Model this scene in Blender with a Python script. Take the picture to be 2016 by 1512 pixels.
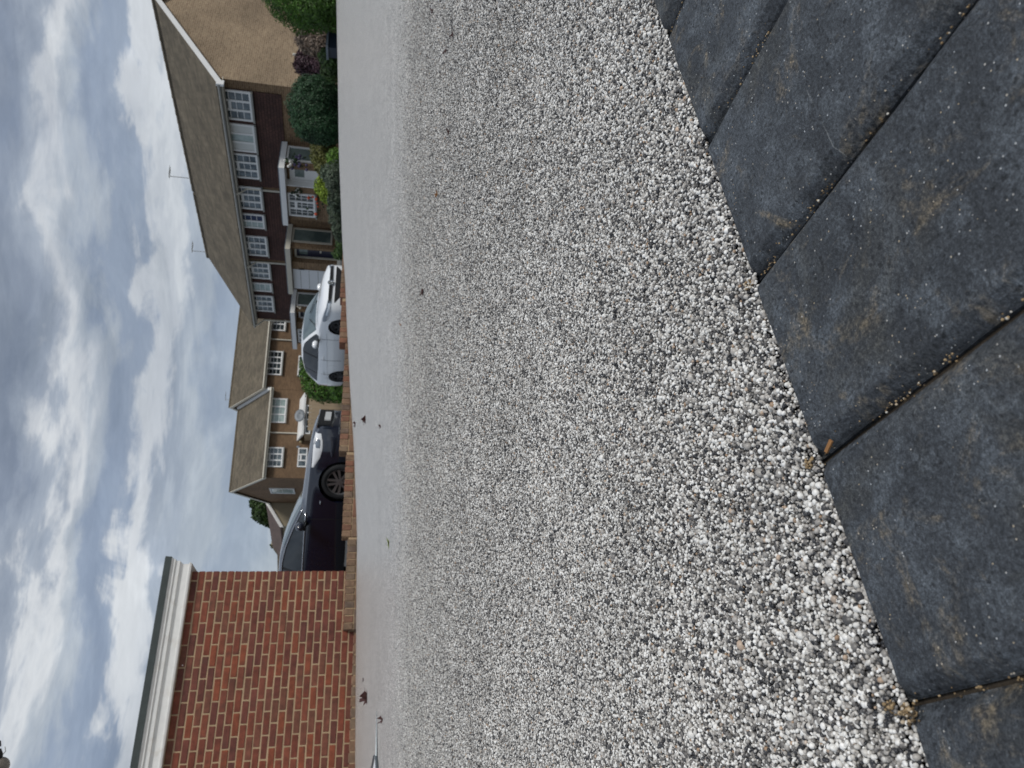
import bpy, math, random
import numpy as np
from mathutils import noise as mnoise, Vector
rnd = random.Random(7)
PI = math.pi
for o in list(bpy.data.objects): bpy.data.objects.remove(o)
SC = bpy.context.scene
COL = SC.collection

# ------------------------------------------------------------------ camera (phone held sideways, close to the ground)
FPX = 1456.0                        # focal length in pixels of the 2016 px long side
CAMH = 0.21
Zc = np.array([342, 6900, -1456.]); Zc /= np.linalg.norm(Zc)          # gravity in the camera's frame
Yc = np.array([0, 0, 1.]) - Zc[2]*Zc; Yc /= np.linalg.norm(Yc); Xc = np.cross(Yc, Zc)
if Xc[0] < 0: Xc = -Xc
M = np.array([Xc, Yc, Zc]); EYE = np.array([0, 0, CAMH])
cam_d = bpy.data.cameras.new('camera'); cam = bpy.data.objects.new('camera', cam_d); COL.objects.link(cam)
SC.camera = cam
cam_d.sensor_fit = 'HORIZONTAL'; cam_d.sensor_width = 36; cam_d.lens = 36*FPX/2016
cam_d.clip_start = 0.02; cam_d.clip_end = 3000
r_, u_, f_ = M@np.array([1, 0, 0.]), M@np.array([0, 1, 0.]), M@np.array([0, 0, 1.])
from mathutils import Matrix
# rolled a quarter turn: picture-right is the world's down, picture-up is the world's right
mx = Matrix(((-u_[0], r_[0], -f_[0], EYE[0]), (-u_[1], r_[1], -f_[1], EYE[1]), (-u_[2], r_[2], -f_[2], EYE[2]), (0, 0, 0, 1)))
cam.matrix_world = mx
cam_d.dof.use_dof = True; cam_d.dof.focus_distance = 0.55; cam_d.dof.aperture_fstop = 24

# ------------------------------------------------------------------ light
SUN_AZ, SUN_EL = math.radians(126), math.radians(48)
sd = bpy.data.lights.new('sun', 'SUN'); sd.energy = 1.5; sd.angle = math.radians(14); sd.color = (1, .965, .91)
sun = bpy.data.objects.new('sun', sd); COL.objects.link(sun)
sv = Vector((math.sin(SUN_AZ)*math.cos(SUN_EL), math.cos(SUN_AZ)*math.cos(SUN_EL), math.sin(SUN_EL)))
sun.rotation_euler = sv.to_track_quat('Z', 'Y').to_euler(); sun.location = sv*50
SC.view_settings.view_transform = 'Standard'; SC.view_settings.look = 'None'
SC.view_settings.exposure = 0.42; SC.view_settings.gamma = 1.0; SC.view_settings.use_curve_mapping = False

def lin(c):
    return tuple((x/12.92 if x <= .04045 else ((x+.055)/1.055)**2.4) for x in [v/255 for v in c])

class NT:
    def __init__(s, nt): s.nt = nt; s.nt.nodes.clear()
    def n(s, t, **k):
        nd = s.nt.nodes.new(t)
        for a, v in k.items():
            if a == 'i':
                for kk, vv in v.items(): nd.inputs[kk].default_value = vv
            else: setattr(nd, a, v)
        return nd
    def l(s, a, b): s.nt.links.new(a, b)
    def math(s, op, a, b=None, c=None, clamp=False):
        nd = s.nt.nodes.new('ShaderNodeMath'); nd.operation = op; nd.use_clamp = clamp
        for i, v in enumerate((a, b, c)):
            if v is None: continue
            if isinstance(v, (int, float)): nd.inputs[i].default_value = v
            else: s.l(v, nd.inputs[i])
        return nd.outputs[0]
    def ramp(s, fac, stops, interp='LINEAR'):
        nd = s.nt.nodes.new('ShaderNodeValToRGB'); cr = nd.color_ramp; cr.interpolation = interp
        while len(cr.elements) < len(stops): cr.elements.new(.5)
        for e, (p, c) in zip(cr.elements, stops):
            e.position = p; e.color = (*c, 1) if len(c) == 3 else c
        s.l(fac, nd.inputs[0]); return nd.outputs[0]
    def mix(s, fac, a, b, mode='MIX'):
        nd = s.nt.nodes.new('ShaderNodeMix'); nd.data_type = 'RGBA'; nd.blend_type = mode
        for i, v in ((0, fac), (6, a), (7, b)):
            if isinstance(v, (int, float)): nd.inputs[i].default_value = v
            elif isinstance(v, tuple): nd.inputs[i].default_value = (*v, 1) if len(v) == 3 else v
            else: s.l(v, nd.inputs[i])
        return nd.outputs[2]
    def noise(s, vec, scale, detail=4, rough=.55, dist=0, out=0):
        nd = s.n('ShaderNodeTexNoise', i={'Scale': scale, 'Detail': detail, 'Roughness': rough, 'Distortion': dist})
        if vec is not None: s.l(vec, nd.inputs['Vector'])
        return nd.outputs[out]
    def mapping(s, vec, scale=(1, 1, 1), loc=(0, 0, 0), rot=(0, 0, 0)):
        nd = s.n('ShaderNodeMapping'); s.l(vec, nd.inputs['Vector'])
        nd.inputs['Scale'].default_value = scale; nd.inputs['Location'].default_value = loc; nd.inputs['Rotation'].default_value = rot
        return nd.outputs[0]

# world: physical sky seen through broken bands of stratocumulus
world = bpy.data.worlds.new('World'); SC.world = world; world.use_nodes = True
w = NT(world.node_tree)
out = w.n('ShaderNodeOutputWorld'); tc = w.n('ShaderNodeTexCoord')
sky = w.n('ShaderNodeTexSky', sky_type='NISHITA', sun_disc=False, sun_elevation=SUN_EL, sun_rotation=SUN_AZ)
bg1 = w.n('ShaderNodeBackground', i={'Strength': .10}); w.l(sky.outputs[0], bg1.inputs[0])
sep = w.n('ShaderNodeSeparateXYZ'); w.l(tc.outputs['Generated'], sep.inputs[0])
az = w.math('ARCTAN2', sep.outputs[0], sep.outputs[1])
el = w.math('MULTIPLY', w.math('ARCSINE', sep.outputs[2]), 180/PI)
comb = w.n('ShaderNodeCombineXYZ')
w.l(w.math('MULTIPLY', az, 3.0), comb.inputs[0]); w.l(w.math('MULTIPLY', el, .16), comb.inputs[1])
SX = comb.outputs[0]
comb2 = w.n('ShaderNodeCombineXYZ')
w.l(w.math('MULTIPLY', az, 6.0), comb2.inputs[0]); w.l(w.math('MULTIPLY', el, .42), comb2.inputs[1])
n1 = w.noise(w.mapping(SX, (1, .7, 1), (3.3, 1.2, 0)), 1.7, 5, .55, .5)
n2 = w.noise(w.mapping(comb2.outputs[0], (1, 1, 1), (8.1, 2.7, 0)), 1.3, 6, .6, .6)
wob = w.math('MULTIPLY', w.math('SUBTRACT', n1, .5), 9.0)
wob2 = w.math('MULTIPLY', w.math('SUBTRACT', n2, .5), 4.0)
elw = w.math('ADD', w.math('ADD', el, wob), wob2)
fac = w.math('DIVIDE', elw, 90., clamp=True)
def e(x): return max(0, min(1, x/90))
DK, BL, MD, LT, WH = lin((114, 123, 138)), lin((128, 140, 158)), lin((143, 151, 162)), lin((162, 169, 176)), lin((199, 201, 202))
BAND = [(0, LT), (4.5, LT), (6.5, BL), (9.0, BL), (10.6, LT), (12.2, MD), (13.2, WH), (14.4, WH), (15.3, BL), (16.6, BL), (18.0, LT), (19.4, WH), (20.6, MD),
        (22.5, DK), (26, MD), (30, LT), (34, MD), (40, DK), (46, LT), (54, MD), (62, LT), (72, MD), (84, LT)]
c1 = w.ramp(fac, [(e(a), b) for a, b in BAND], 'EASE')
soft = w.ramp(w.noise(w.mapping(SX, (1, 1, 1), (1.3, 7.7, 0)), .9, 6, .62, .4), [(.30, BL), (.48, MD), (.62, LT), (.74, WH)], 'EASE')
cl = w.mix(w.ramp(w.noise(w.mapping(SX, (1, .5, 1), (9.3, .7, 0)), .55, 2), [(.40, (.12,)*3), (.60, (.50,)*3)]), c1, soft)
fine = w.noise(w.mapping(comb2.outputs[0], (1.6, 2.2, 1)), 2.6, 8, .68, .3)
cl = w.mix(1.0, cl, w.ramp(fine, [(.3, (.95,)*3), (.7, (1.05,)*3)]), 'MULTIPLY')
lump = w.noise(w.mapping(comb2.outputs[0], (.75, .62, 1), (2.2, 5.1, 0)), .68, 8, .6, .9)
cl = w.mix(1.0, cl, w.ramp(lump, [(.30, (.66, .68, .71)), (.44, (.84, .85, .87)), (.56, (1.0,)*3), (.68, (1.16,)*3)], 'EASE'), 'MULTIPLY')
bg2 = w.n('ShaderNodeBackground', i={'Strength': 1.0}); w.l(cl, bg2.inputs[0])
mxs = w.n('ShaderNodeMixShader', i={0: .90}); w.l(bg1.outputs[0], mxs.inputs[1]); w.l(bg2.outputs[0], mxs.inputs[2])
w.l(mxs.outputs[0], out.inputs[0])

# ------------------------------------------------------------------ measuring helpers (u right, v down in the upright picture)
def R(u, v): return M@np.array([u-756, 1008-v, FPX])
def W(u, v, D): return EYE + R(u, v)/FPX*D
def hp(u, v, p0, nrm):
    r = R(u, v); t = ((np.asarray(p0)-EYE)@nrm)/(r@nrm); return EYE + r*t
NP = np.array([.01057337, .97103531, -.23870196])          # paving plane normal (camera frame)
PN = M@NP
def paver_pt(lat, D):                                       # world point on the paving plane
    y = -(CAMH + NP[0]*lat + NP[2]*D)/NP[1]
    return EYE + M@np.array([lat, y, D])
def edgeD(c): return 9.2/(1-.43*c)
EU = [-200, 0, 272, 388, 455, 623, 645, 752, 812, 872, 912, 973, 1006, 1062, 1112, 1212, 1362, 1512, 1800]
EV = [697, 699, 701, 702, 703, 697, 695.5, 688.6, 686, 682.5, 681, 679, 675, 672.8, 671, 667, 665, 662, 657]
_cs = [(u-756)/FPX for u in EU]; _en = []
for u, v in zip(EU, EV):
    c = (u-756)/FPX; D = edgeD(c); _en.append(W(u, v, D)[2] - paver_pt(c*D, D)[2])
_cs = np.array(_cs); _en = np.array(_en)
_cf = np.linspace(-1.1, 1.1, 221); _ef = np.interp(_cf, _cs, _en)
_k = np.exp(-np.linspace(-2, 2, 9)**2); _k /= _k.sum(); _ef = np.convolve(np.pad(_ef, 4, mode='edge'), _k, 'valid')
def surf(lat, D):                                           # drive surface: flat by the paving, easing to the crest at its far edge
    c = lat/D; q = D/edgeD(c)
    p = paver_pt(lat, D); p = p.copy(); p[2] += np.interp(c, _cf, _ef)*q**2
    return p
def on_drive(u, v):                                         # where a sight line meets the drive
    c = (u-756)/FPX; lo, hi = .3, edgeD(c)
    for _ in range(50):
        m = (lo+hi)/2; q = surf(c*m, m); cc = M.T@(q-EYE); vv = 1008 - FPX*cc[1]/cc[2]
        if vv > v: lo = m
        else: hi = m
    return surf(c*lo, lo)

# ------------------------------------------------------------------ object helpers
def tag(o, label=None, cat=None, group=None, kind=None):
    if label: o['label'] = label
    if cat: o['category'] = cat
    if group: o['group'] = group
    if kind: o['kind'] = kind
    return o
def empty(name, loc, label=None, cat=None, group=None):
    o = bpy.data.objects.new(name, None); COL.objects.link(o); o.location = loc; o.empty_display_size = .2
    return tag(o, label, cat, group)
def wloc(o):
    p = np.zeros(3)
    while o is not None: p = p + np.array(o.location); o = o.parent
    return p
class Frame:                                                # s along the wall, p out of it, z up
    def __init__(s, o, az):
        a = math.radians(az); s.o = np.array(o, float); s.a = np.array([math.sin(a), math.cos(a), 0.])
        s.n = np.array([-math.cos(a), math.sin(a), 0.])     # outward: to the left of the walking direction
    def pt(s, t, p, z): return s.o + s.a*t + s.n*p + np.array([0, 0, z])
    def hit(s, u, v, p=0):
        q = hp(u, v, s.o+s.n*p, s.n); d = q-s.o; return d@s.a, q[2]-s.o[2]
class MB:
    def __init__(s): s.v = []; s.f = []; s.m = []
    def add(s, vs, fs, m=0):
        b = len(s.v); s.v += [tuple(map(float, x)) for x in vs]; s.f += [tuple(b+i for i in f) for f in fs]; s.m += [m]*len(fs); return s
    def quad(s, a, b, c, d, m=0): return s.add([a, b, c, d], [(0, 1, 2, 3)], m)
    def hexa(s, c8, m=0):
        return s.add(c8, [(0, 3, 2, 1), (4, 5, 6, 7), (0, 1, 5, 4), (1, 2, 6, 5), (2, 3, 7, 6), (3, 0, 4, 7)], m)
    def fbox(s, F, s0, s1, p0, p1, z0, z1, m=0):
        P = F.pt
        return s.hexa([P(s0, p0, z0), P(s1, p0, z0), P(s1, p1, z0), P(s0, p1, z0), P(s0, p0, z1), P(s1, p0, z1), P(s1, p1, z1), P(s0, p1, z1)], m)
    def prism(s, F, prof, s0, s1, m=0):                     # profile of (p, z) extruded along s
        n = len(prof); vs = [F.pt(s0, p, z) for p, z in prof] + [F.pt(s1, p, z) for p, z in prof]
        fs = [(i, (i+1) % n, n+(i+1) % n, n+i) for i in range(n)] + [tuple(range(n))[::-1], tuple(range(n, 2*n))]
        return s.add(vs, fs, m)
    def tube(s, pts, r, k=8, m=0, cap=True):
        pts = [np.array(p, float) for p in pts]; rs = r if hasattr(r, '__len__') else [r]*len(pts)
        vs = []; prev = None
        for i, p in enumerate(pts):
            t = pts[min(i+1, len(pts)-1)]-pts[max(i-1, 0)]; t /= np.linalg.norm(t)+1e-12
            if prev is None:
                h = np.array([0, 0, 1.]) if abs(t[2]) < .9 else np.array([1., 0, 0]); x = np.cross(t, h)
            else: x = prev - t*(prev@t)
            x /= np.linalg.norm(x)+1e-12; prev = x; y = np.cross(t, x)
            for j in range(k):
                a = 2*PI*j/k; vs.append(p+rs[i]*(x*math.cos(a)+y*math.sin(a)))
        fs = []
        for i in range(len(pts)-1):
            for j in range(k): fs.append((i*k+j, i*k+(j+1) % k, (i+1)*k+(j+1) % k, (i+1)*k+j))
        if cap: fs += [tuple(range(k))[::-1], tuple((len(pts)-1)*k+j for j in range(k))]
        return s.add(vs, fs, m)
    def ball(s, c, r, m=0, k=10, n=6):
        r = r if hasattr(r, '__len__') else (r, r, r); vs = []; fs = []
        for i in range(n+1):
            th = PI*i/n
            for j in range(k): a = 2*PI*j/k; vs.append((c[0]+r[0]*math.sin(th)*math.cos(a), c[1]+r[1]*math.sin(th)*math.sin(a), c[2]+r[2]*math.cos(th)))
        for i in range(n):
            for j in range(k): fs.append((i*k+j, i*k+(j+1) % k, (i+1)*k+(j+1) % k, (i+1)*k+j))
        return s.add(vs, fs, m)
    def build(s, name, mats, parent=None, smooth=False, uv=True, origin=None, bevel=0):
        me = bpy.data.meshes.new(name); off = wloc(parent) if parent is not None else (np.array(origin) if origin is not None else np.zeros(3))
        V = np.array(s.v) - off
        me.from_pydata(V.tolist(), [], s.f); 
        if not isinstance(mats, (list, tuple)): mats = [mats]
        for m_ in mats: me.materials.append(m_)
        if len(mats) > 1: me.polygons.foreach_set('material_index', s.m)
        if smooth: me.polygons.foreach_set('use_smooth', [True]*len(me.polygons))
        me.update()
        if uv:
            ul = me.uv_layers.new(name='UVMap'); dat = np.zeros((len(me.loops), 2)); zz = np.array([0, 0, 1.])
            for p in me.polygons:
                n_ = np.array(p.normal); t = np.cross(zz, n_); L = np.linalg.norm(t)
                t = t/L if L > .05 else np.array([1., 0, 0]); b = np.cross(n_, t)
                for li in p.loop_indices:
                    vv = np.array(me.vertices[me.loops[li].vertex_index].co)+off; dat[li] = (vv@t, vv@b)
            ul.data.foreach_set('uv', dat.ravel())
        o = bpy.data.objects.new(name, me); COL.objects.link(o)
        if parent is not None: o.parent = parent
        elif origin is not None: o.location = off
        if bevel:
            md = o.modifiers.new('bevel', 'BEVEL'); md.width = bevel; md.segments = 2; md.limit_method = 'ANGLE'; md.angle_limit = math.radians(35)
        return o

# ------------------------------------------------------------------ materials
MATS = {}
def newmat(name):
    m = bpy.data.materials.new(name); m.use_nodes = True; t = NT(m.node_tree)
    o = t.n('ShaderNodeOutputMaterial'); b = t.n('ShaderNodeBsdfPrincipled'); t.l(b.outputs[0], o.inputs[0]); MATS[name] = m
    return m, t, b
def bump(t, b, h, dist, strength=1.0, prev=None):
    nd = t.n('ShaderNodeBump', i={'Strength': strength, 'Distance': dist}); t.l(h, nd.inputs['Height'])
    if prev is not None: t.l(prev, nd.inputs['Normal'])
    t.l(nd.outputs[0], b.inputs['Normal']); return nd.outputs[0]
def plain(name, col, rough=.6, var=.12, scale=6, metal=0, bmp=0, bscale=40, coat=0, spec=.5, dirt=None):
    m, t, b = newmat(name); c = lin(col); g = t.n('ShaderNodeTexCoord').outputs['Object']
    nf = t.noise(g, scale, 6, .6)
    cc = t.ramp(nf, [(.25, tuple(x*(1-var) for x in c)), (.75, tuple(min(1, x*(1+var)) for x in c))])
    if dirt:
        df = t.ramp(t.noise(g, scale*.6, 7, .7, .4), [(.52, (0,)*3), (.72, (dirt[1],)*3)]); cc = t.mix(df, cc, lin(dirt[0]))
    t.l(cc, b.inputs['Base Color']); b.inputs['Metallic'].default_value = metal
    t.l(t.math('MULTIPLY_ADD', nf, .2, rough-.1, clamp=True), b.inputs['Roughness'])
    b.inputs['Coat Weight'].default_value = coat; b.inputs['Coat Roughness'].default_value = .04; b.inputs['Specular IOR Level'].default_value = spec
    if bmp: bump(t, b, t.noise(g, bscale, 6, .6), bmp)
    return m
def brickmat(name, c1, c2, mort, vary=.25, size=(.225, .075), msize=.009):
    m, t, b = newmat(name); uv = t.n('ShaderNodeTexCoord').outputs['UV']
    br = t.n('ShaderNodeTexBrick', i={'Scale': 1.0, 'Mortar Size': msize, 'Mortar Smooth': .2, 'Bias': 0., 'Brick Width': size[0], 'Row Height': size[1]})
    t.l(uv, br.inputs['Vector']); br.inputs['Color1'].default_value = (*lin(c1), 1); br.inputs['Color2'].default_value = (*lin(c2), 1); br.inputs['Mortar'].default_value = (*lin(mort), 1)
    nf = t.noise(uv, .55, 5, .6); n2_ = t.noise(uv, 9, 4, .6)
    cc = t.mix(1.0, br.outputs[0], t.ramp(nf, [(.3, (1-vary,)*3), (.7, (1+vary,)*3)]), 'MULTIPLY')
    cc = t.mix(1.0, cc, t.ramp(n2_, [(.25, (.78,)*3), (.75, (1.22,)*3)]), 'MULTIPLY')
    t.l(cc, b.inputs['Base Color']); b.inputs['Roughness'].default_value = .9
    bump(t, b, t.math('SUBTRACT', 1.0, br.outputs['Fac']), .006); return m
def tilemat(name, c1, c2, size=(.30, .17), lich=None):
    m, t, b = newmat(name); uv = t.n('ShaderNodeTexCoord').outputs['UV']
    br = t.n('ShaderNodeTexBrick', i={'Scale': 1.0, 'Mortar Size': .008, 'Mortar Smooth': .3, 'Brick Width': size[0], 'Row Height': size[1]})
    t.l(uv, br.inputs['Vector']); br.inputs['Color1'].default_value = (*lin(c1), 1); br.inputs['Color2'].default_value = (*lin(c2), 1)
    br.inputs['Mortar'].default_value = (*[x*.45 for x in lin(c1)], 1)
    cc = t.mix(1.0, br.outputs[0], t.ramp(t.noise(uv, .8, 6, .65), [(.3, (.72,)*3), (.7, (1.28,)*3)]), 'MULTIPLY')
    cc = t.mix(1.0, cc, t.ramp(t.noise(uv, 14, 4, .7), [(.3, (.8,)*3), (.7, (1.2,)*3)]), 'MULTIPLY')
    if lich:
        cc = t.mix(t.ramp(t.noise(uv, 5, 8, .75, .5), [(.56, (0,)*3), (.70, (.55,)*3)]), cc, lin(lich))
    t.l(cc, b.inputs['Base Color']); b.inputs['Roughness'].default_value = .92
    vy = t.n('ShaderNodeSeparateXYZ'); t.l(uv, vy.inputs[0])
    saw = t.math('FRACT', t.math('DIVIDE', vy.outputs[1], size[1]))
    h = t.math('ADD', t.math('MULTIPLY', t.math('SUBTRACT', 1.0, saw), .7), t.math('MULTIPLY', t.math('SUBTRACT', 1.0, br.outputs['Fac']), .5))
    bump(t, b, h, .02); return m

def resin_color(t, rand, rand2):
    c = t.ramp(rand, [(0.0, lin((34, 35, 38))), (.12, lin((58, 58, 61))), (.26, lin((104, 101, 98))), (.42, lin((150, 146, 141))), (.58, lin((186, 181, 174))),
                      (.72, lin((212, 209, 203))), (.86, lin((232, 230, 225))), (1.0, lin((244, 242, 238)))])
    return t.mix(t.ramp(rand2, [(.975, (0,)*3), (.985, (.8,)*3)]), c, lin((176, 146, 116)))
m_stone, t, b = newmat('resin_stone')
oi = t.n('ShaderNodeObjectInfo'); g = t.n('ShaderNodeTexCoord').outputs['Object']
r1 = oi.outputs['Random']; r2 = t.math('FRACT', t.math('MULTIPLY', r1, 37.71))
cc = resin_color(t, r1, r2)
gp = t.n('ShaderNodeNewGeometry').outputs['Position']
blot = t.ramp(t.noise(gp, 9, 4, .6), [(.3, (.86,)*3), (.7, (1.12,)*3)])
cc = t.mix(1.0, cc, blot, 'MULTIPLY')
t.l(t.mix(1.0, cc, t.ramp(t.noise(gp, 900, 2), [(.3, (.86,)*3), (.7, (1.1,)*3)]), 'MULTIPLY'), b.inputs['Base Color'])
b.inputs['Roughness'].default_value = .42; b.inputs['Specular IOR Level'].default_value = .5
m_resin, t, b = newmat('resin_surface')
gp = t.n('ShaderNodeNewGeometry').outputs['Position']
vo = t.n('ShaderNodeTexVoronoi', i={'Scale': 480.0}); t.l(gp, vo.inputs['Vector'])
sx = t.n('ShaderNodeSeparateColor'); t.l(vo.outputs['Color'], sx.inputs[0])
cc = resin_color(t, sx.outputs[0], sx.outputs[1])
cell = t.ramp(vo.outputs['Distance'], [(.30, (1.14,)*3), (.66, (.72,)*3)])
cc = t.mix(1.0, cc, cell, 'MULTIPLY')
cc = t.mix(1.0, cc, t.ramp(t.noise(gp, 9, 4, .6), [(.3, (.88,)*3), (.7, (1.12,)*3)]), 'MULTIPLY')
cc = t.mix(1.0, cc, t.ramp(t.noise(gp, 110, 7, .8), [(.38, (.68,)*3), (.62, (1.28,)*3)]), 'MULTIPLY')
cc = t.mix(1.0, cc, t.ramp(t.noise(gp, 1.3, 4, .6), [(.3, (.95,)*3), (.7, (1.05,)*3)]), 'MULTIPLY')
cc = t.mix(1.0, cc, (1.20, 1.20, 1.20), 'MULTIPLY')
t.l(cc, b.inputs['Base Color']); b.inputs['Roughness'].default_value = .36
bump(t, b, t.math('SUBTRACT', 1.0, vo.outputs['Distance']), .0009, .7)

m_paver, t, b = newmat('paver_concrete')
g = t.n('ShaderNodeTexCoord').outputs['Object']; oi = t.n('ShaderNodeObjectInfo')
vadd = t.n('ShaderNodeVectorMath', operation='ADD'); t.l(g, vadd.inputs[0])
cx = t.n('ShaderNodeCombineXYZ'); t.l(t.math('MULTIPLY', oi.outputs['Random'], 31.), cx.inputs[0]); t.l(cx.outputs[0], vadd.inputs[1]); g = vadd.outputs[0]
nA = t.noise(g, 14, 7, .62); nB = t.noise(g, 55, 6, .65, .3); nC = t.noise(g, 520, 6, .8); nD = t.noise(g, 24, 8, .72, .8)
cc = t.ramp(nA, [(.28, lin((46, 49, 53))), (.5, lin((61, 65, 70))), (.72, lin((80, 85, 91)))])
cc = t.mix(t.ramp(nB, [(.48, (0,)*3), (.66, (.48,)*3)]), cc, lin((106, 113, 120)))
stain = t.math('MULTIPLY', t.ramp(nD, [(.54, (0,)*3), (.65, (.95,)*3)]), t.ramp(t.noise(g, 130, 5, .75), [(.42, (0.05,)*3), (.60, (.85,)*3)]))
cc = t.mix(stain, cc, lin((124, 112, 92)))
scr = t.ramp(t.noise(t.mapping(g, (9, 230, 1), (0, 0, 0), (0, 0, .6)), 1.0, 3, .5, .4), [(.735, (0,)*3), (.765, (.5,)*3)])
scr2 = t.ramp(t.noise(t.mapping(g, (200, 12, 1), (3, 0, 0), (0, 0, .35)), 1.0, 3, .5, .4), [(.745, (0,)*3), (.77, (.4,)*3)])
cc = t.mix(scr, cc, lin((150, 152, 150)))
cc = t.mix(scr2, cc, lin((150, 146, 138)))
stain2 = t.math('MULTIPLY', t.ramp(t.noise(t.mapping(g, (1, 1, 1), (5, 3, 1)), 11, 6, .7, .5), [(.50, (0,)*3), (.68, (.75,)*3)]), t.ramp(nC, [(.35, (.2,)*3), (.6, (1,)*3)]))
cc = t.mix(stain2, cc, lin((80, 78, 70)))
cc = t.mix(1.0, cc, t.ramp(nC, [(.38, (.50,)*3), (.5, (1.0,)*3), (.62, (1.65,)*3)]), 'MULTIPLY')
cc = t.mix(1.0, cc, t.ramp(t.noise(g, 1500, 3, .8), [(.36, (.58,)*3), (.5, (1.0,)*3), (.64, (1.55,)*3)]), 'MULTIPLY')
sp = t.n('ShaderNodeTexVoronoi', i={'Scale': 760.0}); t.l(g, sp.inputs['Vector'])
spc = t.n('ShaderNodeSeparateColor'); t.l(sp.outputs['Color'], spc.inputs[0])
spk = t.math('MULTIPLY', t.math('LESS_THAN', sp.outputs['Distance'], t.math('MULTIPLY', spc.outputs[2], .30)), t.math('GREATER_THAN', spc.outputs[0], .90))
cc = t.mix(spk, cc, t.mix(spc.outputs[1], lin((196, 202, 208)), lin((178, 160, 130))))
pit = t.n('ShaderNodeTexVoronoi', i={'Scale': 340.0, 'Randomness': 1.0}); t.l(g, pit.inputs['Vector'])
pc = t.n('ShaderNodeSeparateColor'); t.l(pit.outputs['Color'], pc.inputs[0])
pits = t.math('MULTIPLY', t.math('LESS_THAN', t.math('ADD', pit.outputs['Distance'], t.math('MULTIPLY', t.math('SUBTRACT', nC, .5), .9)), .30), t.math('GREATER_THAN', pc.outputs[0], .84))
cc = t.mix(t.math('MULTIPLY', pits, .55), cc, lin((26, 28, 31)))
t.l(cc, b.inputs['Base Color']); b.inputs['Specular IOR Level'].default_value = .35
t.l(t.ramp(nB, [(.3, (.50,)*3), (.7, (.72,)*3)]), b.inputs['Roughness'])
hh = t.math('ADD', t.math('MULTIPLY', nC, .5), t.math('MULTIPLY', nB, .9)); hh = t.math('SUBTRACT', hh, t.math('MULTIPLY', pits, .35))
bump(t, b, hh, .0014, 1.0)

m_sand = plain('joint_sand', (58, 50, 40), .95, .35, 300, bmp=.001, bscale=800)
m_grain, t, b = newmat('sand_grain'); oi = t.n('ShaderNodeObjectInfo')
t.l(t.ramp(oi.outputs['Random'], [(0, lin((70, 58, 42))), (.5, lin((140, 118, 86))), (.85, lin((176, 152, 116))), (1, lin((214, 210, 200)))]), b.inputs['Base Color']); b.inputs['Roughness'].default_value = .8
# single bricks get their own colour each
def brick_each(name, cols, sc=60):
    m, t, b = newmat(name); oi = t.n('ShaderNodeObjectInfo'); g = t.n('ShaderNodeTexCoord').outputs['Object']
    n = len(cols); st = [(i/n, lin(c)) for i, c in enumerate(cols)]
    base = t.ramp(oi.outputs['Random'], st, 'CONSTANT')
    va = t.n('ShaderNodeVectorMath', operation='ADD'); t.l(g, va.inputs[0]); cx = t.n('ShaderNodeCombineXYZ')
    t.l(t.math('MULTIPLY', oi.outputs['Random'], 57.), cx.inputs[2]); t.l(cx.outputs[0], va.inputs[1]); g2 = va.outputs[0]
    cc = t.mix(1.0, base, t.ramp(t.noise(g2, 13, 6, .65), [(.28, (.62,)*3), (.72, (1.32,)*3)]), 'MULTIPLY')
    cc = t.mix(t.ramp(t.noise(g2, 7, 5, .6, .6), [(.55, (0,)*3), (.7, (.5,)*3)]), cc, lin((84, 58, 48)))
    t.l(cc, b.inputs['Base Color']); b.inputs['Roughness'].default_value = .88
    bump(t, b, t.noise(g2, sc, 7, .7), .004); return m
m_brick = brick_each('garage_brick', [(122, 65, 48), (114, 60, 45), (104, 57, 46), (125, 68, 50), (117, 65, 50), (100, 56, 47), (110, 68, 53), (130, 69, 47), (116, 62, 47), (106, 63, 50), (118, 71, 55), (97, 56, 48), (122, 63, 45), (110, 61, 50)])
m_ebrick = brick_each('edging_brick', [(134, 104, 82), (126, 102, 82), (130, 94, 75), (120, 101, 84), (136, 109, 87), (130, 90, 71), (114, 96, 82), (126, 106, 86)])
m_mortar = plain('mortar', (172, 148, 118), .95, .16, 5, bmp=.004, bscale=120)
m_white = plain('white_paint', (238, 238, 236), .45, .04, 3)
m_cornice = plain('cornice_paint', (224, 223, 219), .6, .07, 9, bmp=.004, bscale=26, dirt=((176, 158, 128), .35))
m_felt = plain('roofing_felt', (66, 73, 72), .85, .2, 8, bmp=.006, bscale=30)
m_wbrick = brickmat('brown_brick', (134, 108, 80), (112, 88, 66), (150, 130, 104))
m_wbrick2 = brickmat('gable_brick', (154, 134, 108), (136, 116, 92), (166, 148, 126))
m_wbrick3 = brickmat('far_brick', (128, 102, 76), (110, 86, 64), (132, 110, 86), .18)
m_render = plain('beige_render', (170, 158, 134), .9, .08, 2, bmp=.003)
m_hung = tilemat('hung_tiles', (70, 49, 44), (84, 58, 51), (.17, .11))
m_roof = tilemat('roof_tiles', (112, 102, 86), (92, 84, 70), (.30, .20), (128, 118, 92))
m_roof2 = tilemat('brown_roof_tiles', (104, 86, 80), (90, 76, 70), (.30, .20))
m_lead = plain('lead', (120, 128, 136), .6, .12, 4)
m_cream = plain('cream_paint', (206, 200, 184), .55, .06, 3)
m_gutter = plain('grey_gutter', (150, 150, 144), .5, .1, 4)
m_black = plain('black_plastic', (16, 17, 19), .55, .2, 8)
m_navy = plain('navy_door_paint', (30, 32, 54), .35, .1, 5)
m_bluebl = plain('blue_blind', (52, 66, 98), .7, .1, 5)
m_blind = plain('white_blind', (214, 216, 212), .7, .03, 3)
m_gdoor = plain('garage_door_paint', (226, 228, 230), .5, .03, 3)
m_gravel = plain('asphalt_mat', (66, 66, 66), .95, .25, 3, bmp=.004, bscale=200)
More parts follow.
